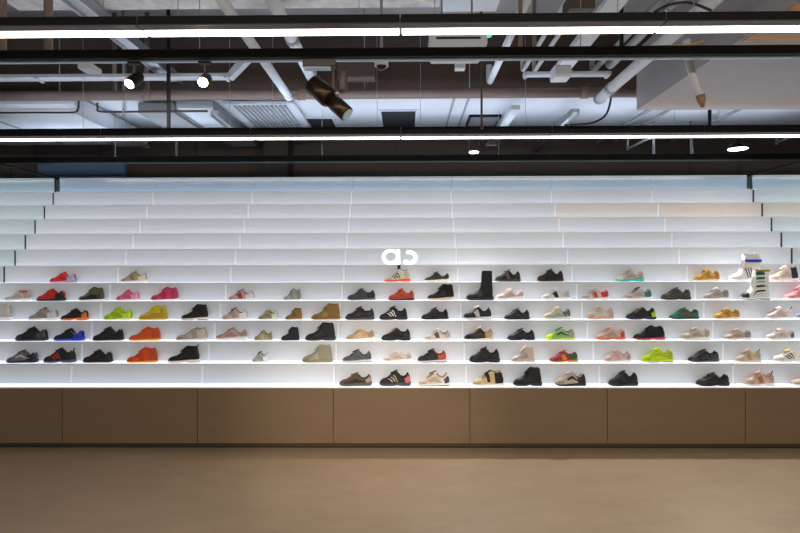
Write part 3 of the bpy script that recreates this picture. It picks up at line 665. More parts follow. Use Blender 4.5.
# ------------------------------------------------------------------ ceiling lamps and tracks
def linear_lamp(xa, xb, D0, D1, zb, hgt, label, group, lit=(0.35, 0.92), wire=.95, up=None):
    t = thing('ceiling_lamp', label, 'ceiling lamp', ((xa + xb) / 2, Yw((D0 + D1) / 2), zb), group)
    y0, y1 = Yw(D0), Yw(D1); w = y1 - y0
    obj('housing', MB().box(xa + .004, xb - .004, y0, y1, zb + .004, zb + hgt), M_black, t)
    obj('rim', MB().box(xa + .004, xb - .004, y0 + .001, y0 + w * lit[0], zb - .002, zb + .0035), M_brownm, t)
    obj('diffuser', MB().box(xa + .010, xb - .008, y0 + w * lit[0] + .002, y0 + w * lit[1], zb - .003, zb + .0035), M_tube, t)
    for xx in (xa + .2, xb - .24):
        obj('suspension_wire', MB().tube([(xx, (y0 + y1) / 2, zb + hgt - .002), (xx, (y0 + y1) / 2, zb + hgt + wire)], .0025, 6), M_steel, t)
    obj('added_uplight_strip', MB().box(xa + .02, xb - .02, y0 + .02, y1 - .02, zb + hgt + .0005, zb + hgt + .0015), up or M_addup, t)  # unseen glowing strip added on top to light the ceiling
    for a, b in ((y0, y0 + .012), (y1 - .012, y1)): obj('added_edge_lip', MB().box(xa + .004, xb - .004, a, b, zb + hgt + .0003, zb + hgt + .012), M_black, t)  # lips keep the added strip out of view from below
    obj('end_connector', MB().box(xb - .0035, xb + .0035, y0 + .005, y1 - .01, zb + .006, zb + hgt - .004), M_brownm, t)
    return t
LA = 1.5
zA = CAMZ + 1.378
xc = PX(401, 3.29)
labs = ['at the left end of the near row', 'second from the left in the near row', 'second from the right in the near row', 'at the right end of the near row']
for i in range(-2, 2):
    linear_lamp(xc + i * LA, xc + (i + 1) * LA, 3.168, 3.352, zA, .038, 'long black lit linear lamp nearest the camera, ' + labs[i + 2], 'near row of linear lamps', (.38, .86), .16 if i == 1 else .8, M_addup_low)
zC = CAMZ + 1.315
xc = PX(401.2, 5.705)
labs = ['at the far left end', 'second from the left end', 'third from the left end', 'third from the right end', 'second from the right end', 'at the far right end']
for i in range(-3, 3):
    linear_lamp(xc + i * LA, xc + (i + 1) * LA, 5.56, 5.79, zC, .060, 'black lit linear lamp in the far row over the shelves, ' + labs[i + 3], 'far row of linear lamps', (.50, .90), .20 if i >= 1 else 1.1, M_addup_low if i >= 1 else None)
# spotlight tracks without lamps of their own
for D, zt, lab in ((3.70, zA, 'long black lighting track carrying the spotlights, between the two lamp rows'), (6.98, zC + .0, 'long black lighting track just above the top of the display')):
    t = thing('ceiling_track', lab, 'track', (0, Yw(D), zt))
    hgt = .05 if D < 5 else .06
    obj('rail', MB().box(-5.2, 5.2, Yw(D) - .028, Yw(D) + .028, zt, zt + hgt), M_black, t)
    obj('conductor_strip', MB().box(-5.2, 5.2, Yw(D) + .008, Yw(D) + .034, zt - .012, zt - .0005), M_track, t)
    for xx in (-3.6, -1.32 if D < 5 else -1.0, 1.2, 3.6):
        obj('hanger_rod', MB().tube([(xx, Yw(D), zt + hgt - .001), (xx, Yw(D), zt + hgt + (.17 if xx > 2 else .6))], .003, 6), M_steel, t)
    if D > 5: obj('added_uplight_strip', MB().box(-5.1, 5.1, Yw(D) - .022, Yw(D) + .022, zt + hgt + .0005, zt + hgt + .0015), M_addup_far, t)  # glow added on the far track to brighten the soffit
    for a, b in ((-.028, -.024), (.024, .028)): obj('added_edge_lip', MB().box(-5.2, 5.2, Yw(D) + a, Yw(D) + b, zt + hgt + .0003, zt + hgt + .009), M_black, t)
# a faint thin pipe running with the near track
def spot(px, py, lab, tilt, lens, r=.037, ln=.13, D=3.70, body=M_black):
    zt = zA - .012
    x = PX(px, D); y = Yw(D) + .004
    t = thing('track_spotlight', lab, 'spotlight', (x, y, zt - .16), 'round track spotlights')
    obj('track_adapter', MB().box(x - .04, x + .04, y - .016, y + .016, zt - .018, zt - .0008), M_black, t)
    obj('stem', MB().tube([(x, y, zt - .017), (x, y, zt - .075)], .010, 8), M_brownm, t)
    zc = ZY(py, D); d = Vector(tilt).normalized()
    c = Vector((x, y, zc))
    p0 = c - d * ln * .55; p1 = c + d * ln * .45
    obj('head', MB().turned(p0, p1, [(0, r * .5), (.04, r * .8), (.12, r), (.9, r * 1.02), (1, r * 1.05)], 20), body, t, True)
    obj('lens', MB().turned(p1 - d * .001, p1 + d * .004, [(0, r * .86), (1, r * .8)], 20), lens, t)
    return p1, d
pa, da = spot(134.5, 78, 'small black track spotlight, lit and tilted left, nearer the left edge', (-.25, -.72, -.72), M_lens)
pb, db = spot(205, 79, 'small black track spotlight shining straight at the camera, right of the tilted one', (.10, -.86, -.5), M_lens)

# large bronze projector spotlight
D = 3.70
t = thing('projector_spotlight', 'large dark bronze cylindrical gobo projector hanging tilted from the track', 'projector spotlight', (PX(330, D), Yw(D), ZY(120, D)))
xA, xB = PX(304, D), PX(336, D)
obj('driver_box', MB().bbox(xA, xB, Yw(D) - .035, Yw(D) + .035, zA - .062, zA - .0125, .004), M_brownm, t)
obj('box_base', MB().box(xA + .006, xB - .03, Yw(D) - .03, Yw(D) + .02, zA - .075, zA - .0625), M_track, t)
xs = PX(334, D)
obj('stem', MB().tube([(xs, Yw(D), zA - .07), (xs, Yw(D), ZY(94, D))], .008, 8), M_brownm, t)
c0 = Vector((PX(311, D), Yw(D) + .05, ZY(80, D))); c1 = Vector((PX(348, D), Yw(D) - .02, ZY(115, D)))
obj('rear_barrel', MB().turned(c0, c0.lerp(c1, .52), [(0, .048), (.05, .066), (.9, .068), (1, .062)], 28), M_bronze, t, True)
obj('front_barrel', MB().turned(c0.lerp(c1, .50), c1, [(0, .050), (.3, .048), (.32, .053), (.9, .053), (1, .050)], 28), M_bronze, t, True)
d = (c1 - c0).normalized()
obj('lens', MB().turned(c1 - d * .001, c1 + d * .006, [(0, .044), (1, .038)], 24), M_glasslens, t)
obj('knob', MB().turned(c0.lerp(c1, .55) + Vector((.02, 0, .03)), c0.lerp(c1, .55) + Vector((.06, 0, .055)), [(0, .016), (1, .016)], 14), M_steel, t, True)
obj('cooling_collar', MB().turned((PX(343.5, D), Yw(D), ZY(70, D)), (PX(343, D), Yw(D), ZY(92, D)), [(0, .022), (.1, .031), (.9, .031), (1, .022)], 18), M_brownm, t, True)
# a slender black hook from projector towards the track; far lit spots
def far_spot(px, py, D, lab):
    x = PX(px, D); z = ZY(py, D)
    t = thing('track_spotlight', lab, 'spotlight', (x, Yw(D), z), 'round track spotlights')
    obj('head', MB().turned((x, Yw(D), z + .17), (x, Yw(D) - .01, z + .004), [(0, .05), (.03, .062), (.97, .064), (1, .06)], 20), M_brownm, t, True)
    obj('lens', MB().turned((x, Yw(D) - .01, z + .005), (x, Yw(D) - .01, z - .003), [(0, .054), (1, .052)], 20), M_lensc, t)
    obj('bracket', MB().box(x - .02, x + .02, Yw(D) - .02, Yw(D) + .02, z + .169, z + .23), M_black, t)
far_spot(474, 153, 6.33, 'small lit spotlight hanging under the far lamp row, right of centre')
x = PX(738, 6.33); z = ZY(150.5, 6.33)
t = thing('round_downlight', 'round lit downlight glowing under the dark ceiling at the upper right', 'downlight', (x, Yw(6.33), z))
obj('ring', MB().turned((x, Yw(6.33), z + .05), (x, Yw(6.33), z), [(0, .08), (1, .115)], 28), M_black, t, True)
obj('lens', MB().turned((x, Yw(6.33), z + .001), (x, Yw(6.33), z - .004), [(0, .1), (1, .098)], 28), M_lensc, t)
obj('stem', MB().tube([(x, Yw(6.33), z + .05), (x, Yw(6.33), z + .25)], .01, 8), M_black, t)

# ------------------------------------------------------------------ ceiling: beams, ducts and pipes
Zt = CAMZ + 1.95
# white soffit over the display with brown fascia
struct('ceiling_soffit', MB().box(-9, 9, Yw(6.45), Yw(8.69), Zt, ZS - .005), M_soffit)
struct('beam_fascia', MB().box(-9, 9, Yw(6.40), Yw(6.449), Zt + .03, ZS - .005), M_face)
struct('beam_concrete', MB().box(PX(20, 4.8), PX(440, 4.8), Yw(4.3), Yw(4.8), CAMZ + 2.22, ZS - .005), M_conc)
solo('ventilation_duct', MB().bbox(PX(440, 4.8) + .02, PX(499, 4.8), Yw(3.9), Yw(4.95), CAMZ + 2.24, CAMZ + 2.6, .02), M_duct, 'pale grey duct block at the top edge, right of the concrete beam', 'duct')

def run(name, ratio, zoff, D0, D1, r, material, label, cat='pipe', elbow=None, box=None, group='pipes running towards the shelf wall', flange=()):
    x = CAMX + ratio * zoff + 0.0; z = CAMZ + zoff
    if box:
        m = MB().box(x - box[0] / 2, x + box[0] / 2, Yw(D0), Yw(D1), z, z + box[1])
        o = None
        t = thing(name, label, cat, (x, Yw(D0), z), group)
        obj('casing', m, material, t)
        if len(box) > 2:
            obj('side_rail', MB().box(x - box[0] / 2 - .012, x - box[0] / 2 - .0005, Yw(D0), Yw(D1), z - .03, z + box[1]), M_steel, t)
            obj('side_rail', MB().box(x + box[0] / 2 + .0005, x + box[0] / 2 + .012, Yw(D0), Yw(D1), z - .03, z + box[1]), M_steel, t)
        for d in flange: obj('hanger_bracket', MB().box(x - box[0] / 2 - .03, x + box[0] / 2 + .03, Yw(d), Yw(d) + .03, z - .02, z - .0005), M_steel, t)
        return t
    pts = [(x, Yw(D0), z), (x, Yw(D1), z)]
    if elbow:
        a = 6
        for i in range(1, a + 1):
            q = math.pi / 2 * i / a
            pts.append((x, Yw(D1) + .08 * math.sin(q), z + .08 * (1 - math.cos(q))))
        pts.append((x, Yw(D1) + .08, z + elbow))
    t = thing(name, label, cat, (x, Yw(D0), z), group)
    obj('tube', MB().tube(pts, r, 14), material, t, True)
    for d in flange:
        obj('coupling', MB().tube([(x, Yw(d) - .03, z), (x, Yw(d) + .03, z)], r * 1.18, 14), M_steel, t, True)
    return t
run('cable_channel', -1.24, 2.12, 3.6, 6.38, 0, M_pipe, 'long pale grey cable channel slanting across the upper left ceiling', 'cable channel', box=(.13, .06, 1), flange=(5.0, 6.1))
run('water_pipe', -.690, 1.765, 3.0, 5.86, .040, M_duct, 'slim white pipe left of the thick one, above the bronze projector', flange=(5.8,))
run('water_pipe', -.50, 2.12, 3.6, 6.22, .055, M_duct, 'thick white pipe ending over the bronze projector', elbow=.3, flange=(5.2,))
run('water_pipe', .455, 2.05, 3.6, 6.2, .035, M_duct, 'slim white pipe right of the small white cassette', elbow=.2)
run('water_pipe', .60, 2.10, 3.6, 6.0, .022, M_pipe, 'left of the twin thin white pipes right of centre', elbow=.2)
run('water_pipe', .66, 2.10, 3.6, 6.0, .022, M_pipe, 'right of the twin thin white pipes right of centre', elbow=.2)
run('cable_channel', 0.80, 2.06, 3.6, 6.07, 0, M_duct, 'white rectangular channel slanting down right of the twin pipes', 'cable channel', box=(.16, .05), flange=(5.9,))
run('water_pipe', .96, 2.2, 3.6, 6.3, .03, M_grey, 'grey pipe between the white channel and the striped pipe', elbow=.2)
run('water_pipe', 1.02, 2.25, 3.4, 6.3, .04, M_pipe, 'light grey pipe beside the thick elbowed one', elbow=.2, flange=(4.9,))
run('drain_pipe', 1.155, 1.77, 3.0, 5.98, .052, M_duct, 'thick white pipe with steel coupling left of the grey duct box', elbow=None, flange=(5.93, 5.6))
run('cable_channel', -1.25, 1.70, 6.2, 7.05, 0, M_pipe, 'short grey channel end under the soffit between the lit spotlights and ribbed grille', 'cable channel', box=(.07, .04, 1), group='channels under the soffit')
run('cable_channel', 1.30, 2.3, 3.3, 6.1, 0, M_grey, 'grey channel rising behind the grey duct box', 'cable channel', box=(.12, .05))
# lower runs below the soffit towards the rear wall
run('cable_channel', .70, 1.80, 6.45, 8.55, 0, M_duct, 'white channel under the soffit ending beside the small lit spotlight', 'cable channel', box=(.10, .05), flange=(8.3,), group='channels under the soffit')
run('cable_channel', 1.10, 1.78, 6.5, 8.60, 0, M_duct, 'white channel under the soffit leading from the thick elbowed pipe', 'cable channel', box=(.07, .04, 1), flange=(7.2,), group='channels under the soffit')
for i, (ra, zo, D1, lab) in enumerate(((1.57, 1.86, 8.6, 'thin grey strip under the soffit, left of the pair below the duct box'), (1.70, 1.86, 8.6, 'thin grey strip under the soffit, right of the pair below the duct box'),
                         (2.15, 1.86, 8.6, 'thin grey strip under the soffit towards the right edge'))):
    run('soffit_strip', ra, zo, 6.5, D1, 0, M_grey, lab, 'ceiling strip', box=(.035, .03), group='strips under the soffit')
# horizontal brown pipe across the view
t = thing('sprinkler_main', 'thick brown-grey horizontal pipe crossing the ceiling behind the spotlights', 'pipe', (0, Yw(6.1), CAMZ + 1.88))
zp = CAMZ + 1.88
xR = PX(640, 6.1)
obj('tube', MB().tube([(-6, Yw(6.1), zp), (xR, Yw(6.1), zp)], .052, 20), M_bpipe, t, True)
for px in (148, 302, 585):
    xx = PX(px, 6.1); obj('coupling', MB().tube([(xx - .04, Yw(6.1), zp), (xx + .04, Yw(6.1), zp)], .062, 20), M_bpipe, t, True)
for px in (60, 365, 470):
    xx = PX(px, 6.1)
    obj('clamp_rod', MB().tube([(xx, Yw(6.1), zp + .05), (xx, Yw(6.1), ZS - .01)], .006, 6), M_steel, t)

# white crossing duct on the left and its neighbours
def ductbox(label, pxa, pxb, D0, D1, zoff, h, material=M_duct, name='ventilation_duct', cat='duct', parts=True, group='white ventilation ducts'):
    xa, xb = PX(pxa, D0), PX(pxb, D0); z = CAMZ + zoff
    t = thing(name, label, cat, ((xa + xb) / 2, Yw(D0), z), group)
    obj('casing', MB().bbox(xa, xb, Yw(D0), Yw(D1), z, z + h, .01), material, t)
    if parts:
        n = max(1, int((xb - xa) / 1.0))
        for i in range(n + 1):
            xx = xa + .01 + (xb - xa - .05) * i / n
            obj('flange', MB().box(xx, xx + .03, Yw(D0) - .012, Yw(D1) + .012, z - .012, z - .0005), material, t)
    return t
t = ductbox('slim pale crossing duct behind the left spotlights, rising at its right end', -60, 228, 5.88, 5.99, 2.00, .05, M_pipe)
zz = CAMZ + 2.0; xa = PX(228, 5.88)
obj('sloped_end', MB().prism_y([(xa + .001, zz), (xa + .03, zz), (xa + .22, zz + .19), (xa + .22, zz + .25), (xa + .17, zz + .25), (xa + .001, zz + .05)], Yw(5.88), Yw(5.99)), M_pipe, t)
# tapered wide white duct over the left of the display
zl = CAMZ + 1.72
t = thing('ventilation_duct', 'wide white smooth duct low at the upper left over the shelves', 'duct', (-4.6, Yw(7.0), zl), 'white ventilation ducts')
xr = PX(146, 7.9)
m = MB(); prof = [(Yw(6.19), zl + .10), (Yw(6.35), zl), (Yw(7.75), zl), (Yw(7.95), zl + .03), (Yw(8.0), zl + .2), (Yw(6.19), zl + .2)]
m.prism_x(prof, -7.5, xr)
obj('casing', m, M_duct, t)
obj('seam', MB().box(xr - 1.1, xr - 1.07, Yw(6.36), Yw(7.74), zl - .012, zl - .0005), M_steel, t)
obj('end_flange', MB().box(xr - .03, xr + .03, Yw(6.2), Yw(7.96), zl - .02, zl - .0008), M_duct, t)
# air outlets on the bottom of the duct
xv = PX(120, 7.4)
t = thing('air_outlet', 'small grey square air outlet set in the end of the wide white duct', 'air vent', (xv, Yw(7.3), zl - .03))
obj('frame', MB().box(xv - .25, xv + .22, Yw(7.0), Yw(7.8), zl - .032, zl - .021), M_steel, t)
obj('grille', MB().box(xv - .20, xv + .17, Yw(7.06), Yw(7.74), zl - .036, zl - .0325), M_grey, t)
# white diagonal duct run between the left duct and the grille
run('ventilation_duct', -1.62, 1.80, 6.5, 8.0, 0, M_grey, 'blue-grey duct run right of the wide white duct', 'duct', box=(.42, .12), group='white ventilation ducts')
run('ventilation_duct', -1.33, 1.84, 6.46, 8.55, 0, M_duct, 'flat white duct reaching below the far lamp row, left of the ribbed grille', 'duct', box=(.42, .085, 1), group='white ventilation ducts')
# ribbed air grille
xg0, xg1 = PX(226, 6.6), PX(296, 6.6); zg = CAMZ + 1.90
t = thing('ribbed_air_grille', 'white ribbed air grille panel under the ceiling left of the projector', 'air vent', ((xg0 + xg1) / 2, Yw(7.0), zg))
obj('panel', MB().box(xg0, xg1, Yw(6.5), Yw(7.9), zg, zg + .03), M_duct, t)
m = MB()
for i in range(12):
    xx = xg0 + .12 + i * (xg1 - xg0 - .24) / 11
    m.box(xx - .012, xx + .012, Yw(6.56), Yw(7.6), zg - .02, zg - .0005)
obj('ribs', m, M_grey, t)
m = MB()
for i in range(12):
    xx = xg0 + .12 + i * (xg1 - xg0 - .24) / 11
    m.turned((xx + .02, Yw(7.75), zg - .0005), (xx + .02, Yw(7.75), zg - .006), [(0, .014), (1, .014)], 8)
obj('screw_row', m, M_hole, t)
obj('front_rail', MB().box(xg0 - .05, xg1 + .05, Yw(7.95), Yw(8.03), zg - .04, zg + .02), M_steel, t)
# hatches in the soffit
def hatch(pxa, pxb, ya, yb, lab):
    Da, Db = (Zt - CAMZ) * F / (266.5 - ya), (Zt - CAMZ) * F / (266.5 - yb)
    t = thing('access_hatch', lab, 'hatch', (PX((pxa + pxb) / 2, Db), Yw(Db), Zt - .02))
    xa, xb = PX(pxa, Db), PX(pxb, Db)
    obj('frame', MB().box(xa - .03, xb + .03, Yw(Da) - .03, Yw(Db) + .03, Zt - .018, Zt - .0005), M_soffit, t)
    obj('opening', MB().box(xa, xb, Yw(Da), Yw(Db), Zt - .022, Zt - .0185), M_hole, t)
hatch(313, 337, 117, 127, 'small dark open hatch beside the projector lens')
hatch(384, 415, 110, 126, 'dark open hatch in the white soffit near the middle')
xl = PX(480, 8.0)
t = thing('ceiling_access_panel', 'grey framed ceiling panel right of the middle just above the far lamps', 'ceiling panel', (xl, Yw(7.8), Zt - .03))
obj('frame', MB().box(PX(470, 7.2), PX(502, 7.2), Yw(7.2), Yw(7.7), Zt - .03, Zt - .001), M_black, t)
obj('panel', MB().box(PX(472, 7.2), PX(500, 7.2), Yw(7.23), Yw(7.67), Zt - .035, Zt - .0305), M_grey, t)
for px in (446, 458):
    xx = PX(px, 7.9)
    solo('soffit_strip', MB().box(xx - .012, xx + .012, Yw(6.5), Yw(8.6), Zt - .012, Zt - .001), M_grey, 'thin joint strip on the soffit, %s of the framed ceiling panel' % ('farther left' if px < 450 else 'just left'), 'ceiling strip', 'strips under the soffit')

# brown boxes and cable trays in the middle distance
ductbox('dark brown box duct behind the bronze projector', 338, 375, 5.86, 6.02, 1.98, .30, M_face, 'ceiling_duct', 'duct', False)
t = ductbox('white crossing tray behind the right pipes', 525, 612, 6.1, 6.20, 2.08, .04, M_duct, 'cable_tray', 'cable tray', True)
# dome camera
x = PX(382, 4.4); z = ZY(66, 4.4)
t = thing('ceiling_camera', 'small white dome camera behind the near track at the middle', 'camera', (x, Yw(4.4), z))
obj('housing', MB().turned((x, Yw(4.4), z + .06), (x, Yw(4.4), z), [(0, .03), (.3, .055), (1, .055)], 20), M_duct, t, True)
obj('dome', MB().turned((x, Yw(4.4), z + .001), (x, Yw(4.4), z - .035), [(0, .042), (.5, .036), (.85, .02), (1, .006)], 20), mat('dark_dome', '#101216', rough=.08), t, True)
obj('drop_rod', MB().tube([(x, Yw(4.4), z + .058), (x, Yw(4.4), ZS - .01)], .012, 8), M_steel, t)
# white cassette unit above the near track
D = 4.15
t = thing('ceiling_air_cassette', 'white rounded air unit between near lamp row and track, right of the middle', 'air conditioner', (PX(459, D), Yw(D), ZY(47, D)))
z = ZY(47.5, D)
xa, xb = PX(430, D), PX(488, D)
obj('body', MB().prism_y([(xa + .03, z), (xb - .03, z), (xb, z + .03), (xb, z + .12), (xa, z + .12), (xa, z + .03)], Yw(D), Yw(D) + .34), M_duct, t)
obj('air_slot', MB().box(xa + .05, xb - .05, Yw(D) - .006, Yw(D) - .0005, z + .06, z + .075), M_hole, t)
obj('mounting_rod', MB().tube([(xa + .1, Yw(D) + .13, z + .119), (xa + .1, Yw(D) + .13, CAMZ + 2.215)], .008, 6), M_steel, t)
obj('mounting_rod', MB().tube([(xb - .1, Yw(D) + .13, z + .119), (xb - .1, Yw(D) + .13, CAMZ + 2.235)], .008, 6), M_steel, t)
obj('status_light', MB().turned((xb + .001, Yw(D) + .01, z + .09), (xb + .028, Yw(D) + .01, z + .09), [(0, .015), (1, .013)], 12), M_green, t)

# big grey duct box on the right
zb = CAMZ + 1.62; Df = 1.62 * F / (266.5 - 111.5)
xb0 = PX(637, Df)
t = thing('hanging_duct_box', 'large smooth grey duct box hanging at the upper right', 'duct', (xb0 + 1.5, Yw(Df) - .8, zb))
obj('casing', MB().box(xb0, xb0 + 3.6, Yw(2.6), Yw(Df), zb, zb + .62), mat('smooth_grey_duct', '#a3a2a6', rough=.55, noise=.02, nscale=1), t)
obj('hanger_rod', MB().tube([(xb0 + .4, Yw(Df) - .3, zb + .61), (xb0 + .4, Yw(Df) - .3, ZS - .01)], .008, 6), M_steel, t)
obj('hanger_rod', MB().tube([(xb0 + 2.4, Yw(Df) - .3, zb + .61), (xb0 + 2.4, Yw(Df) - .3, ZS - .01)], .008, 6), M_steel, t)
obj('added_warm_tint_panel', MB().box(xb0 + .02, xb0 + 3.6, Yw(2.62), Yw(4.05), zb - .016, zb - .0005), M_warmlit, t)  # panel added to tint the underside as if warmly lit
# drip pipe
D = 4.0
t = thing('ceiling_drain_pipe', 'short white drain pipe with brown nozzle hanging before the grey duct box', 'pipe', (PX(697, D), Yw(D), ZY(108, D)))
obj('tube', MB().tube([(PX(687, 3.95), Yw(3.95), ZY(42, 3.95)), (PX(688.5, 3.95), Yw(3.95), ZY(60, 3.95)), (PX(691, D), Yw(D), ZY(72, D)), (PX(701, D), Yw(D), ZY(98, D))], .025, 12), M_duct, t, True)
obj('nozzle', MB().turned((PX(700.8, D), Yw(D), ZY(97, D)), (PX(703, D), Yw(D), ZY(109, D)), [(0, .030), (.5, .028), (.7, .018), (1, .012)], 12), M_rust, t, True)

# vertical hanger rods and stubs
def rod(px, ya, yb, D, r, material, lab, name='hanger_rod'):
    x = PX(px, D); za, zb_ = (ZS - .002 if D < 6.4 else Zt - .002), ZY(yb, D)
    if 637 < px < 800 and D < 6: za = zb
    name = name.replace('vertical_pipe', 'hanging_pipe').replace('hanger_rod', 'hanging_rod')
    t = thing(name, lab, 'rod', (x, Yw(D), min(za, zb_)), 'hanging rods under the ceiling')
    obj('shaft', MB().tube([(x, Yw(D), za), (x, Yw(D), zb_)], r, 10), material, t, True)
    obj('end_nut', MB().tube([(x, Yw(D), zb_ - .02), (x, Yw(D), zb_ + .004)], r * 1.25, 8), material, t)
rod(482, 10, 127, 5.0, .010, M_brownm, 'long thin brown rod right of the middle reaching the far lamps')
rod(115, 10, 96, 6.24, .024, M_bpipe, 'brown vertical pipe left of the tilted spotlight', 'vertical_pipe')
rod(147.5, 20, 97, 6.24, .026, M_bpipe, 'brown vertical pipe right of the tilted spotlight', 'vertical_pipe')
rod(169, 30, 128, 5.82, .020, M_black, 'dark rod between the two lit spotlights', 'vertical_pipe')
rod(177, 100, 156, 8.2, .020, M_pipe, 'pale rod reaching below the far lamps on the left', 'vertical_pipe')
rod(124, 90, 115, 6.2, .014, M_steel, 'short steel rod under the tilted spotlight')
rod(654, 100, 154, 7.4, .018, M_pipe, 'pale stub rod below the far lamps on the right', 'vertical_pipe')
rod(691, 100, 154, 7.6, .014, M_grey, 'thin grey rod between two dark joints at the right')
rod(628, 100, 150, 7.8, .016, M_pipe, 'pale stub at the foot of the slanted bracket', 'vertical_pipe')
rod(710, 100, 128, 6.6, .020, M_black, 'short dark rod below the grey duct box', 'vertical_pipe')
rod(777, 100, 145, 7.8, .016, M_pipe, 'pale stub rod near the right edge', 'vertical_pipe')
rod(49, 0, 50, 3.9, .030, M_bpipe, 'brown vertical pipe at the top left', 'vertical_pipe')
rod(2, 0, 55, 3.9, .034, M_bpipe, 'brown vertical pipe at the very top left corner', 'vertical_pipe')
rod(521, 0, 53, 4.2, .016, M_bpipe, 'left of two brown vertical pipes above the near lamp row', 'vertical_pipe')
rod(535, 0, 53, 4.6, .016, M_bpipe, 'right of two brown vertical pipes above the near lamp row', 'vertical_pipe')
rod(622, 20, 56, 4.9, .018, M_black, 'dark stub between slanted pipes on the right', 'vertical_pipe')
# slanted brackets under the soffit at the right
for (xa, ya, xb_, yb_, lab) in ((628, 150, 652, 138, 'slanted white bracket under the far lamps, right of centre'), (778, 144, 800, 136, 'slanted white bracket at the right edge')):
    D = 7.8
    solo('hanging_bracket', MB().tube([(PX(xa, D), Yw(D), ZY(ya, D)), (PX(xb_, D - .8), Yw(D - .8), ZY(yb_, D - .8))], .018, 8), M_pipe, lab, 'bracket', 'slanted brackets')

# cables
def cable(name, pts, r, material, lab, cat='cable'):
    w = [(PX(a, D), Yw(D), ZY(b, D)) for a, b, D in pts]
    # smooth with Catmull-Rom
    out = []
    P = [Vector(p) for p in w]; P = [P[0]] + P + [P[-1]]
    for i in range(1, len(P) - 2):
        for j in range(8):
            q = j / 8
            out.append(0.5 * ((2 * P[i]) + (-P[i - 1] + P[i + 1]) * q + (2 * P[i - 1] - 5 * P[i] + 4 * P[i + 1] - P[i + 2]) * q * q + (-P[i - 1] + 3 * P[i] - 3 * P[i + 1] + P[i + 2]) * q ** 3))
    out.append(P[-1])
    return solo(name, MB().tube(out, r, 8), material, lab, cat, None, True)
cable('power_cord', [(-5, 110.5, 6.17), (40, 110.5, 6.17), (72, 110.5, 6.17), (78, 108, 6.17), (79, 100, 6.17), (79, 90, 6.17)], .011, M_cable, 'black cable turning up at a right angle on the left ducts')
cable('ceiling_conduit', [(98, 101, 6.2), (98, 106, 6.2), (103, 110, 6.2), (150, 110, 6.2), (208, 110, 6.2)], .012, M_brownm, 'thin brown conduit under the tilted spotlight', 'conduit')
cable('power_cord', [(611, 97, 6.3), (611, 102, 6.3), (606, 116, 6.3), (592, 124, 6.3), (565, 126, 6.3)], .012, M_cable, 'black cable curving down beside the thick elbowed pipe')
cable('power_cord', [(655, 14, 3.6), (670, 7, 3.6), (690, 5, 3.6), (712, 13, 3.6)], .009, M_cable, 'looped black cable over the near lamp row at the right')
cable('yellow_power_cord', [(640, 49, 3.75), (664, 48, 3.75), (690, 47, 3.75), (704, 43, 3.75)], .008, M_yel, 'yellow cable lying on the near lighting track')
for i, (px) in enumerate((520, 545)):
    pass
solo('ceiling_junction_box', MB().bbox(PX(571, 4.1), PX(596, 4.1), Yw(4.1), Yw(4.3), ZY(9, 4.1), ZY(-6, 4.1), .01), M_brownm, 'brown junction box at the top edge above the near lamp row', 'junction box')
solo('ceiling_junction_box', MB().bbox(PX(556, 5.2), PX(572, 5.2), Yw(5.2), Yw(5.4), ZY(77, 5.2), ZY(65, 5.2), .02), M_duct, 'white junction box hanging under the near track beside the slanting channel', 'junction box')
solo('ceiling_sensor', MB().bbox(PX(456, 5.0), PX(466, 5.0), Yw(5.0), Yw(5.1), ZY(68, 5.0), ZY(56, 5.0), .006), M_duct, 'little white box under the near track right of the dome camera', 'sensor')
solo('ceiling_sensor', MB().bbox(PX(78, 4.4), PX(92, 4.4), Yw(4.4), Yw(4.55), ZY(66, 4.4), ZY(61, 4.4), .006), M_duct, 'little white box under the near track at the left', 'sensor')
# slate blue panel beyond the display on the left
t = thing('blue_wall_panel', 'slate blue panel with a dark rail behind the display at the left', 'panel', (PX(78, 8.6), Yw(8.6), 2.9))
obj('board', MB().box(PX(38, 8.6), PX(125, 8.6), Yw(8.6), Yw(8.68), 2.4, ZY(162, 8.6)), M_bluew, t)
obj('rail', MB().box(PX(38, 8.6), PX(125, 8.6), Yw(8.57), Yw(8.599), ZY(175, 8.6), ZY(173.5, 8.6)), M_dark, t)

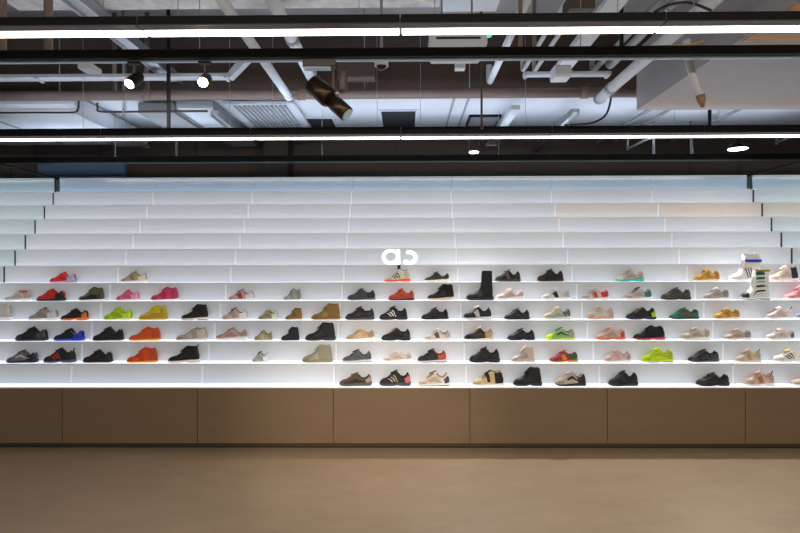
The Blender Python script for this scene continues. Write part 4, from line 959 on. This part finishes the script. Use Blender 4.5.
# ------------------------------------------------------------------ lights
def area(name, loc, rot, sx, sy, power, col):
    l = bpy.data.lights.new(name, 'AREA'); l.shape = 'RECTANGLE'; l.size = sx; l.size_y = sy; l.energy = power; l.color = col
    o = bpy.data.objects.new(name, l); COL.objects.link(o); o.location = loc; o.rotation_euler = rot; tag(o, kind='helper'); return o
def spotl(name, loc, target, power, ang, blend, col, r=.05):
    l = bpy.data.lights.new(name, 'SPOT'); l.energy = power; l.spot_size = math.radians(ang); l.spot_blend = blend; l.color = col; l.shadow_soft_size = r
    o = bpy.data.objects.new(name, l); COL.objects.link(o); o.location = loc
    o.rotation_euler = (Vector(target) - Vector(loc)).to_track_quat('-Z', 'Y').to_euler(); tag(o, kind='helper'); return o
WARM = (1, .84, .68)
# rows of ceiling lamps over the shop floor behind the camera
area('room_lamp_row', (0.6, -5.6, 3.05), (math.radians(25), 0, 0), 9, .15, 122, (1, .92, .84))
area('room_lamp_row', (0.6, -7.8, 3.05), (math.radians(35), 0, 0), 9, .15, 122, (1, .92, .84))
spotl('room_spot', (-0.3, -4.9, 3.0), (-0.3, 0.0, .25), 520, 30, 1.0, WARM)
spotl('room_spot', (1.2, -4.9, 3.0), (.6, -1.6, 0), 110, 70, 1.0, WARM)
spotl('room_spot', (4.2, -4.6, 3.0), (3.2, -2.0, 0), 110, 75, 1.0, WARM)
# beams of the two downlights beyond the far lamp row: they throw the cabinet's shadow on the floor
for px, py in ((474, 153), (738, 150.5)):
    xx, zz = PX(px, 6.33), ZY(py, 6.33)
    spotl('downlight_beam', (xx, Yw(6.33) - .01, zz - .012), (xx * .9 - .2, -1.4, 0), 300, 95, .9, (1, .93, .85), .03)
for p, d in ((pa, da), (pb, db)):
    spotl('lamp_beam', p + d * .012, p + d * 2, 14, 80, .8, (1, .8, .6), .02)

w = bpy.data.worlds.new('room_ambient'); SC.world = w; w.use_nodes = True
bg = w.node_tree.nodes['Background']; bg.inputs[0].default_value = (.85, .9, 1.0, 1); bg.inputs[1].default_value = .12

# ------------------------------------------------------------------ camera
cd = bpy.data.cameras.new('camera'); cd.sensor_width = 36; cd.lens = 36 * F / 800
cam = bpy.data.objects.new('camera', cd); COL.objects.link(cam)
M = Matrix.Rotation(YAW, 4, 'Z') @ Matrix.Rotation(math.pi / 2, 4, 'X') @ Matrix.Rotation(-ROLL, 4, 'Z')
cam.matrix_world = Matrix.Translation((CAMX, -CAMD, CAMZ)) @ M
SC.camera = cam
vs = SC.view_settings
vs.view_transform = 'Standard'; vs.look = 'None'; vs.exposure = 0.0; vs.gamma = 1.0; vs.use_curve_mapping = False
SC.cycles.use_denoising = True
SC.cycles.max_bounces = 8
SC.cycles.sample_clamp_indirect = 4
